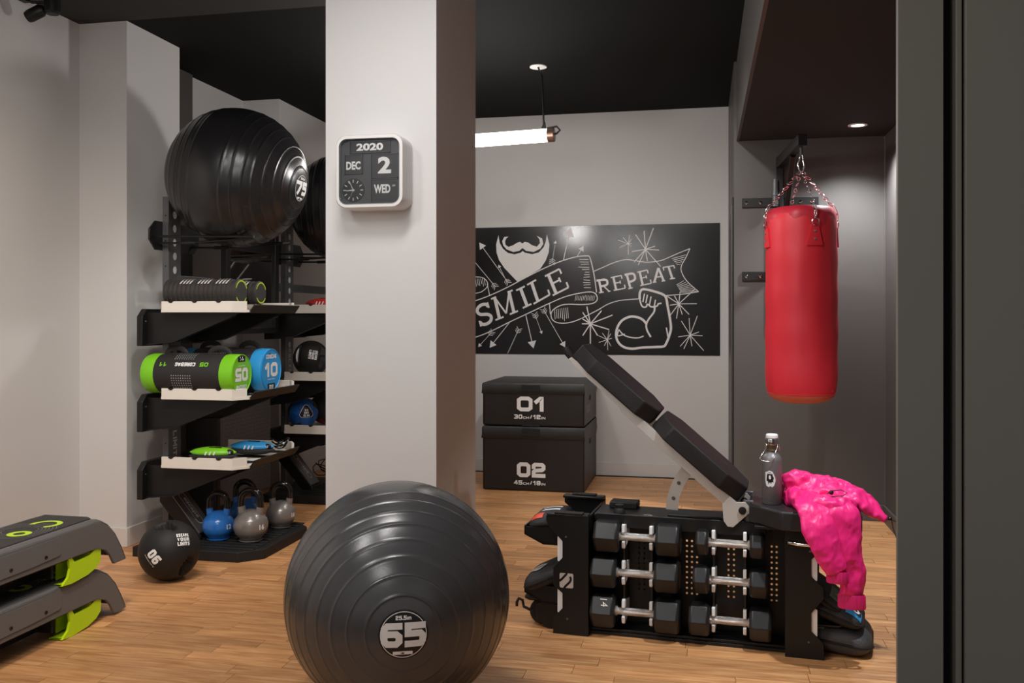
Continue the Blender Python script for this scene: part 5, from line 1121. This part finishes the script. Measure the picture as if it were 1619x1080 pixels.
# ------------------------------------------------------------------ bottle on the bench
M_bot = mat('brushed_grey_steel', rgb(118, 114, 113), .42, .3, bump=.03, bscale=300)
bo = BM @ Vector((.80, .075, .527))
t = thing('water_bottle', 'grey metal water bottle with swing-top cap standing on the bench seat', 'bottle', tuple(bo))
bx, by, bz = bo
prof = [(0, 0), (.033, 0), (.0355, .003), (.0355, .155), (.034, .166), (.028, .176), (.021, .182), (.0195, .188), (.0195, .192)]
MB().lathe(prof, (bx, by, bz), n=48).build('bottle_body', M_bot, t, smooth=40)
MB().lathe([(.0185, .190), (.0215, .192), (.0215, .195), (.0175, .197), (.0175, .215)], (bx, by, bz), n=32).build('neck', mat('bronze_neck', rgb(110, 92, 70), .3, .7), t)
MB().lathe([(.019, .213), (.020, .216), (.020, .234), (.0185, .237)], (bx, by, bz), n=32).build('steel_collar', M_chrome, t)
MB().lathe([(.0195, .236), (.0215, .238), (.0215, .248), (.019, .252), (0, .252)], (bx, by, bz), n=32).build('cap', M_print, t, .001)
W3 = lambda *p: Vector((bx, by, bz))+Vector(p)
MB().tube([W3(-.019, -.004, .216), W3(-.022, -.012, .200), W3(-.040, -.034, .176), W3(-.044, -.040, .168), W3(-.036, -.044, .160), W3(-.010, -.045, .157), (W3(.000, -.044, .160)), W3(.006, -.040, .172), W3(.010, -.030, .190), W3(.018, -.012, .204), W3(.019, -.004, .216)], .0013, 8).build('wire_bail', M_chrome, t, smooth=80)
MB().tube([W3(.021, -.003, .245), W3(.024, -.006, .225), W3(.027, -.004, .195), W3(.022, .006, .19), W3(-.022, .006, .192), W3(-.024, -.004, .21), W3(-.021, -.002, .245)], .0012, 8).build('wire_lever', M_chrome, t, smooth=80)
def cyl_fn(ang, z0, e): return lambda u, v: (bx+(.0355+e)*math.cos(ang+u/.0355), by+(.0355+e)*math.sin(ang+u/.0355), bz+z0+v)
def blob(pts, ang, z0, e, m, nm):
    mb = MB(); f = cyl_fn(ang, z0, e); vs = [f(0, 0)]; n = len(pts)
    for s_ in (.33, .66, 1): vs += [f(a_*s_, b_*s_) for a_, b_ in pts]
    fs = [(0, 1+k, 1+(k+1) % n) for k in range(n)]
    for j in range(2): fs += [(1+j*n+k, 1+(j+1)*n+k, 1+(j+1)*n+(k+1) % n, 1+j*n+(k+1) % n) for k in range(n)]
    mb.add(vs, fs).build(nm, m, t, smooth=0)
AG = math.radians(-104)
S_ = .001
blob([(-12*S_, 26*S_), (-3*S_, 31*S_), (8*S_, 27*S_), (13*S_, 17*S_), (18*S_, 6*S_), (19*S_, -6*S_), (14*S_, -22*S_), (8*S_, -29*S_), (1*S_, -25*S_), (-6*S_, -29*S_), (-14*S_, -24*S_), (-18*S_, -8*S_), (-18*S_, 12*S_), (-18*S_, 24*S_)], AG, .093, .0006, M_print, 'sticker')
blob([(-8*S_, 20*S_), (0, 23*S_), (8*S_, 18*S_), (9*S_, 10*S_), (13*S_, 2*S_), (10*S_, -6*S_), (12*S_, -14*S_), (6*S_, -11*S_), (3*S_, -19*S_), (-1*S_, -12*S_), (-6*S_, -21*S_), (-7*S_, -11*S_), (-13*S_, -8*S_), (-12*S_, 2*S_), (-11*S_, 13*S_)], AG, .095, .0010, M_label, 'sticker_print')
blob([(-4*S_, 8*S_), (1*S_, 9*S_), (3*S_, 3*S_), (3*S_, -3*S_), (0, -6*S_), (-4*S_, -4*S_), (-5*S_, 2*S_)], AG, .098, .0014, M_print, 'sticker_print')
blob([(-8*S_, 1.2*S_), (0, 3*S_), (8*S_, 1.2*S_), (7*S_, -.6*S_), (0, 1.0*S_), (-7*S_, -.6*S_)], AG, .112, .0014, M_print, 'sticker_print')

# ------------------------------------------------------------------ pink jacket
t = thing('pink_jacket', 'crumpled shiny pink rain jacket draped over the bench seat with sleeves hanging down', 'jacket', tuple(BM @ Vector((.95, .05, .527))), ANG)
M_pink = mat('pink_nylon', rgb(248, 40, 128), .42, spec=.5)
nt = M_pink.node_tree; pb = nt.nodes['Principled BSDF']; tc = nt.nodes.new('ShaderNodeTexCoord'); mp = nt.nodes.new('ShaderNodeMapping'); mp.inputs['Scale'].default_value = (1, 1, .42)
n1 = nt.nodes.new('ShaderNodeTexNoise'); n1.inputs['Scale'].default_value = 11; n1.inputs['Detail'].default_value = 3
ma = nt.nodes.new('ShaderNodeVectorMath'); ma.operation = 'MULTIPLY_ADD'; ma.inputs[1].default_value = (.10, .10, .10)
vo = nt.nodes.new('ShaderNodeTexVoronoi'); vo.inputs['Scale'].default_value = 17; vo.inputs['Detail'].default_value = 1.2
nt.links.new(tc.outputs['Object'], mp.inputs[0]); nt.links.new(mp.outputs[0], n1.inputs['Vector']); nt.links.new(n1.outputs['Color'], ma.inputs[0]); nt.links.new(mp.outputs[0], ma.inputs[2]); nt.links.new(ma.outputs[0], vo.inputs['Vector'])
bp = nt.nodes.new('ShaderNodeBump'); bp.inputs['Strength'].default_value = .38; bp.inputs['Distance'].default_value = .012
nt.links.new(vo.outputs['Distance'], bp.inputs['Height']); nt.links.new(bp.outputs[0], pb.inputs['Normal'])
M_cuff = mat('pink_elastic', rgb(222, 30, 112), .5, bump=.5, bscale=40, aniso=(3, 3, .3))
def cloth_tube(mb, pts, rad, seed, n=40, sub=10, amp=.012):
    P = [Vector(p) for p in pts]; out = []; rr = []
    for i in range(len(P)-1):
        p0 = P[max(i-1, 0)]; p1 = P[i]; p2 = P[i+1]; p3 = P[min(i+2, len(P)-1)]; r0, r1 = rad[i], rad[i+1]
        for q in range(sub):
            s_ = q/sub; out.append(.5*((2*p1)+(p2-p0)*s_+(2*p0-5*p1+4*p2-p3)*s_*s_+(3*p1-p0-3*p2+p3)*s_**3)); rr.append((r0[0]*(1-s_)+r1[0]*s_, r0[1]*(1-s_)+r1[1]*s_))
    out.append(P[-1]); rr.append(rad[-1]); k0 = len(mb.v)
    mb.tube(out, [tuple(x) for x in rr], n)
    ctr = out
    for idx in range(k0, len(mb.v)):
        j = min((idx-k0)//n, len(ctr)-1); d = mb.v[idx]-ctr[j]; p = mb.v[idx]
        a1 = 1-abs(noise.noise(p*14+Vector((seed, 0, 0))))*2.2; a2 = 1-abs(noise.noise(p*34+Vector((0, seed, 0))))*2
        mb.v[idx] = p+d.normalized()*((a1-.5)*amp+(a2-.5)*amp*.45)
mb = MB(BM)
cloth_tube(mb, [(.83, .20, .555), (.88, .16, .585), (.95, .12, .585), (1.02, .10, .575), (1.08, .08, .560), (1.13, .06, .535), (1.165, .05, .510), (1.185, .045, .50)], [(.03, .03), (.050, .07), (.046, .085), (.042, .08), (.036, .07), (.028, .05), (.016, .02), (.007, .008)], 2.0, amp=.014)
cloth_tube(mb, [(.845, .10, .60), (.88, .09, .615), (.95, .08, .60), (1.02, .07, .585)], [(.02, .02), (.028, .035), (.03, .035), (.02, .02)], 8.0, amp=.012)
cloth_tube(mb, [(.86, .10, .55), (.90, .03, .555), (.95, -.02, .553), (1.02, -.03, .55), (1.05, .02, .55)], [(.03, .03), (.035, .035), (.032, .05), (.03, .05), (.02, .03)], 5.0, amp=.014)
def finish(mb, name):
    o = mb.build(name, M_pink, t, smooth=0)
    rm = o.modifiers.new('remesh', 'REMESH'); rm.mode = 'VOXEL'; rm.voxel_size = .0036; rm.use_smooth_shade = True
    sm = o.modifiers.new('smooth', 'SMOOTH'); sm.iterations = 1
finish(mb, 'jacket_body')
mb = MB(BM); cloth_tube(mb, [(.915, .02, .556), (.925, -.04, .557), (.943, -.088, .540), (.958, -.112, .48), (.980, -.118, .42), (1.003, -.115, .37), (1.012, -.113, .345)], [(.02, .03), (.018, .050), (.020, .064), (.024, .060), (.022, .050), (.021, .041), (.018, .036)], 11.0, amp=.007)
finish(mb, 'sleeve')
mb = MB(BM); cloth_tube(mb, [(1.01, .02, .552), (1.025, -.035, .552), (1.040, -.068, .53), (1.052, -.074, .44), (1.062, -.074, .36), (1.066, -.074, .30), (1.062, -.074, .262)], [(.02, .04), (.018, .055), (.018, .054), (.018, .050), (.019, .049), (.019, .049), (.018, .045)], 17.0, amp=.006)
finish(mb, 'sleeve')
def cuff(c, wx, wy, z0, z1, seed):
    mb = MB(BM); rings = []
    for z, k in ((z1, .92), (z1-.006, 1.0), (z0+.005, 1.02), (z0, .97), (z0+.006, .8)):
        rings.append([(c[0]+wx*k*math.cos(2*PI*q/48)*(1+.03*math.sin(q*2.6+seed)), c[1]+wy*k*math.sin(2*PI*q/48)*(1+.05*math.sin(q*2.6+seed)), z) for q in range(48)])
    mb.ring(rings, True, False).build('elastic_cuff', M_cuff, t, smooth=60)
cuff((1.014, -.113), .035, .019, .308, .348, 1); cuff((1.062, -.076), .044, .020, .215, .264, 4)
MB(BM).tube([(.985, -.035, .592), (1.0, -.03, .602), (1.03, -.03, .607), (1.05, -.03, .598), (1.035, -.04, .588), (1.0, -.045, .585)], .0018, 6).build('drawstring', M_fab, t)
MB(BM).ball((.998, -.04, .598), .008, 10).build('cord_lock', M_gloss, t)
MB(BM).tube([(1.180, .045, .50), (1.20, .04, .497), (1.205, .04, .47), (1.215, .04, .44), (1.235, .04, .43), (1.25, .04, .445), (1.245, .04, .47), (1.225, .04, .49), (1.20, .04, .50)], .0018, 6).build('drawstring', M_fab, t)
MB(BM).ball((1.195, .04, .503), .007, 10).build('cord_lock', M_gloss, t)

# ------------------------------------------------------------------ sandbags and pouches round the bench
def slabbag(name, c, L, wd, h, yaw, tilt, m, label, cat, group, e=.36, roll=0):
    A = BM @ Matrix.Translation(c) @ Matrix.Rotation(yaw, 4, 'Z') @ Matrix.Rotation(tilt, 4, 'Y') @ Matrix.Rotation(roll, 4, 'X')
    w_ = A.to_translation(); t = thing(name, label, cat, tuple(w_), 0, group)
    def sg(v, p): return math.copysign(abs(v)**p, v)
    n, m_ = 40, 20; rings = []
    for j in range(m_+1):
        ph = -PI/2+PI*j/m_
        rings.append([(L/2*sg(math.cos(ph), .45)*sg(math.cos(2*PI*k/n), e), wd/2*sg(math.cos(ph), .45)*sg(math.sin(2*PI*k/n), e), h/2*sg(math.sin(ph), .8)*(1-.35*abs(sg(math.cos(2*PI*k/n), e)*math.cos(ph))**3)) for k in range(n)])
    MB(A).ring(rings, True, True).build('bag_shell', m, t, smooth=60)
    P = [(L/2*1.0*sg(math.cos(2*PI*k/n), e), wd/2*1.0*sg(math.sin(2*PI*k/n), e), 0) for k in range(n)]
    MB(A).tube(P, .005, 6, closed=True).build('edge_piping', M_gapf, t)
    return t, A
G_ = 'sandbags stored at the bench ends'
M_sand = mat('black_sandbag_fabric', rgb(40, 39, 40), .6, bump=.3, bscale=200)
def bagz(x, y, L, wd, h, e=.36):
    S_ = abs(2*x/L)**(2/e)+abs(2*y/wd)**(2/e); cp = min(.999, S_**(e/2/.45)); sp = math.sqrt(1-cp*cp)
    return h/2*sp**.8*(1-.35*min(1, abs(2*x/L))**3)
def patch(A, t, x0, x1, y0, y1, dims, m, name, shear=0):
    N = 8; vs = []; fs = []
    for i in range(N+1):
        for j in range(N+1): x = x0+(x1-x0)*i/N+shear*(j/N-.5); y = y0+(y1-y0)*j/N; vs.append((x, y, bagz(x, y, *dims)+.002))
    for i in range(N):
        for j in range(N): a = i*(N+1)+j; fs.append((a, a+1, a+N+2, a+N+1))
    MB(A).add(vs, fs).build(name, m, t, smooth=0)
def ptext(A, t, s, h, x, y, dims, m, rot=0, name='number'):
    def f(a, b):
        X = x+a*math.cos(rot)-b*math.sin(rot); Y = y+a*math.sin(rot)+b*math.cos(rot); return (X, Y, bagz(X, Y, *dims)+.004)
    mb = MB(A); put_sq(mb, s, h, h*.95*len(s), f, 0, 0, .22, .2, .01); mb.build(name, m, t, smooth=0)
# left end
d_ = (.17, .24, .075)
tt, A = slabbag('sandbag', (-.055, .15, .185), *d_, 0, -.45, M_sand, 'black sandbag printed with a grey 8, middle tray at the bench left end', 'sandbag', G_)
ptext(A, tt, '8', .065, -.012, -.045, d_, M_alu, .9)
tt, A = slabbag('sandbag', (-.045, .17, .128), .18, .25, .05, 0, -.25, M_sand, 'black sandbag lying flat beneath the one printed with a grey 8', 'sandbag', G_)
d_ = (.14, .24, .07)
tt, A = slabbag('band_pouch', (-.045, .17, .400), *d_, 0, -.15, M_sand, 'black red and white pouch in the upper tray at the bench left end', 'pouch', None)
patch(A, tt, -.055, -.01, -.108, -.06, d_, mat('orange_red_patch', rgb(225, 70, 40), .5), 'red_panel')
patch(A, tt, -.03, .05, -.02, .005, d_, M_print, 'white_panel', .01); patch(A, tt, -.045, .05, .03, .05, d_, M_print, 'white_panel', .01); patch(A, tt, .01, .055, -.09, -.055, d_, mat('pink_tape', rgb(215, 60, 90), .5), 'pink_panel')
# right end stack
d_ = (.25, .27, .10)
tt, A = slabbag('sandbag', (1.025, .175, .052), *d_, -.10, .10, mat('charcoal_sandbag', rgb(66, 65, 66), .6, bump=.3, bscale=160), 'charcoal sandbag with pale green straps, lowest at the bench right end', 'sandbag', G_)
gm_ = mat('pale_green_webbing', rgb(150, 180, 120), .6)
patch(A, tt, -.045, -.025, -.12, .10, d_, gm_, 'green_strap', .03); patch(A, tt, .02, .05, -.04, .12, d_, gm_, 'green_strap', -.04)
d_ = (.21, .24, .065)
tt, A = slabbag('sandbag', (1.018, .155, .148), *d_, -.1, .32, M_sand, 'black sandbag with bright blue end, middle of the stack at bench right end', 'sandbag', G_)
patch(A, tt, .035, .094, -.10, .03, d_, M_bblue, 'blue_end'); ptext(A, tt, '8', .040, .064, -.05, d_, M_print, 1.3)
d_ = (.19, .22, .06)
tt, A = slabbag('sandbag', (.975, .155, .205), *d_, -.1, .60, M_sand, 'black sandbag with grey green end, top of the stack at bench right end', 'sandbag', G_)
patch(A, tt, .020, .085, -.095, .02, d_, mat('grey_green_patch', rgb(95, 112, 90), .6), 'grey_green_end'); ptext(A, tt, 'PK', .022, .052, -.045, d_, gm_, 1.3, 'printed_letters')

# ------------------------------------------------------------------ two stacked step decks
M_deck = mat('grey_moulded_plastic', rgb(98, 95, 93), .38, bump=.08, bscale=350); M_top = mat('black_tread', rgb(44, 42, 41), .6, bump=.5, bscale=120)
M_lime = mat('bright_lime_plastic', rgb(190, 225, 20), .35)
def deck(z0, label):
    XC = -2.48; t = thing('step_deck', label, 'aerobic step', (XC, 2.77, z0), group='stacked step decks')
    def hw(z): return .166-.13*(z-z0)
    YA, YB_ = 2.22, 3.322; H_ = .195
    def end(sy, y):       # profile of one end, from inside foot to outer foot; mirrored by sy
        return [(y-sy*.077, 0), (y-sy*.095, .045), (y-sy*.125, .085), (y-sy*.165, .105), (y-sy*.20, .108)]
    outer = [(YB_, 0), (YB_-.022, .06), (YB_-.05, .115), (YB_-.085, .155), (YB_-.125, .178), (YB_-.17, .185)]
    outer2 = [(YA+.17, .185), (YA+.125, .178), (YA+.085, .155), (YA+.05, .115), (YA+.022, .06), (YA, 0)]
    inner = end(-1, YA)[:]; inner2 = end(1, YB_)[::-1]
    poly = outer+outer2+[(YA+.077, 0), (YA+.095, .040), (YA+.12, .066), (YA+.16, .080), (YA+.20, .083)]+[(YB_-.20, .083), (YB_-.16, .080), (YB_-.12, .066), (YB_-.095, .040), (YB_-.077, 0)]
    # two side shells and a top skin
    for s_ in (-1, 1):
        mb = MB(); n = len(poly)
        vs = [(XC+s_*hw(z0+z), y, z0+z) for y, z in poly]+[(XC+s_*(hw(z0+z)-.012), y, z0+z) for y, z in poly]
        mb.add(vs, [(i, (i+1) % n, n+(i+1) % n, n+i) for i in range(n)])
        tr = tessellate_polygon([[Vector((y, z, 0)) for y, z in poly]])
        mb.f += [tuple(q) for q in tr]+[tuple(q+n for q in a_) for a_ in tr]
        mb.build('side_shell', M_deck, t, .004, 2)
    mb = MB(); prf = outer+outer2
    vs = []; 
    for y, z in prf:
        w_ = hw(z0+z); e = min(.022, w_)
        vs += [(XC-w_, y, z0+z), (XC-w_+.006, y, z0+z+.006), (XC-w_+e, y, z0+z+.010), (XC+w_-e, y, z0+z+.010), (XC+w_-.006, y, z0+z+.006), (XC+w_, y, z0+z)]
    k = 6; fs = []
    for j in range(len(prf)-1):
        for i in range(k-1): fs.append((j*k+i, j*k+i+1, (j+1)*k+i+1, (j+1)*k+i))
    mb.add(vs, fs).build('top_skin', M_deck, t, smooth=60)
    # raised hinged back section with seam
    MB().prism([(YA+.18, .100), (YA+.18, .176), (2.948, .176), (2.948, .118), (2.94, .110), (2.80, .104)], 'x', .0, .002, fn=lambda v: (XC+hw(z0+v[2])+.003+v[0], v[1], z0+v[2])).build('hinged_section', M_deck, t, .001)
    for y in (2.87, 2.70): MB().lathe([(.007, 0), (.007, .003), (.004, .003), (.004, .001), (0, .001)], (XC+hw(z0+.122)+.0045, y, z0+.122), (1, 0, -.13), 14).build('screw', M_gloss, t)
    tp = MB().prism([(XC-.105, YA+.14), (XC+.118, YA+.14), (XC+.118, 3.165), (XC+.09, 3.185), (XC-.105, 3.185)], 'z', z0+H_-.001, z0+H_+.004).build('tread_mat', M_top, t, .002)
    mb = MB()
    for r_ in (.062, .074, .086, .098, .110, .122):
        put_disc(mb, r_+.0015, plane_fn((XC+.0, 2.925, z0+H_+.0046), (1, 0, 0), (0, 1, 0)), r_-.0015, n=48)
    mb.v = [Vector((min(max(p.x, XC-.10), XC+.112), p.y, p.z)) for p in mb.v]
    mb.build('contour_ribs', M_deck, t, smooth=0)
    mb = MB(); put_disc(mb, .042, plane_fn((XC+.035, 2.88, z0+H_+.0052), (1, 0, 0), (0, 1, 0)), .020, n=40); mb.build('lime_ring', M_lime, t, smooth=0)
    mb = MB(); f = plane_fn((XC+.02, 3.035, z0+H_+.0052), (1, 0, 0), (0, 1, 0)); vs = []
    for q in range(25):
        a_ = math.radians(-60+260*q/24); vs += [f(.060*math.cos(a_), .060*math.sin(a_)), f(.040*math.cos(a_), .040*math.sin(a_))]
    mb.add(vs, [(2*q, 2*q+1, 2*q+3, 2*q+2) for q in range(24)]); mb.build('lime_ring', M_lime, t, smooth=0)
    # folding lime leg under the far end
    xs_ = XC+.155
    side = [(2.998, .084), (3.016, .084), (3.030, .062), (3.120, .066), (3.168, .092), (3.188, .092), (3.178, .030), (3.150, .010), (3.10, -.004), (3.01, -.012), (2.955, -.008), (2.99, .015), (3.003, .045)]
    pl = [(y, z0+z) for y, z in side]; n = len(pl)
    tr = tessellate_polygon([[Vector((y, z, 0)) for y, z in pl]]); mb = MB()
    mb.add([(xs_-.13*(z-z0)*.5, y, z) for y, z in pl]+[(xs_-.010-.13*(z-z0)*.5, y, z) for y, z in pl], [tuple(q) for q in tr]+[tuple(q+n for q in a_) for a_ in tr]+[(i, (i+1) % n, n+(i+1) % n, n+i) for i in range(n)])
    lg = mb.build('folding_leg', M_lime, t, smooth=0)
    cur = [(3.178, .030), (3.150, .010), (3.10, -.004), (3.01, -.012), (2.955, -.008)]
    mb = MB(); vs = []
    for y, z in cur: vs += [(xs_-.004, y, z0+z), (XC+.10, y, z0+z), (XC+.10, y, z0+z+.006), (xs_-.004, y, z0+z+.006)]
    mb.add(vs, [(4*j+i, 4*j+(i+1) % 4, 4*j+4+(i+1) % 4, 4*j+4+i) for j in range(4) for i in range(4)]); mb.build('leg_scoop', M_lime, lg, smooth=40)
    MB().box(XC+.09, XC+.096, 3.0, 3.19, z0+.0, z0+.084).build('leg_inner_wall', M_lime, lg)
    MB().box(XC-.13, xs_-.010, 2.4, 3.18, z0+.078, z0+.085).build('under_tray', M_gap, t)
    MB().box(XC-.13, XC+.03, 2.4, 2.99, z0+.006, z0+.08).build('under_ribs', M_gap, t)
    MB().box(XC-.14, XC-.12, 2.50, 3.2, z0+.03, z0+.085).build('under_rib', M_gap, t)
    MB().box(XC-.12, XC+.12, 2.94, 2.955, z0+.02, z0+.085).build('under_rib', M_gap, t)
    return t
deck(.012, 'lower grey step deck with lime leg resting on the floor at the left')
deck(.211, 'upper grey step deck with black tread and lime rings stacked on the lower one')

# black stand pole at the left frame edge
t = thing('equipment_stand', 'thin black pole cut off by the left edge of the photograph', 'stand', (-1.50, 1.62, 0))
MB().cyl((-1.50, 1.62, 0.02), (-1.50, 1.62, .70), .012, n=16).build('pole', M_gloss, t)
MB().tube([(-1.60, 1.62, .735), (-1.50, 1.62, .70), (-1.478, 1.62, .712)], .007, 10).build('top_bracket', M_chrome, t)
MB().lathe([(.09, 0), (.09, .012), (.02, .022)], (-1.50, 1.62, 0), n=32).build('round_foot', M_blk2, t)
for d in list(bpy.data.meshes):
    if d.users == 0: bpy.data.meshes.remove(d)
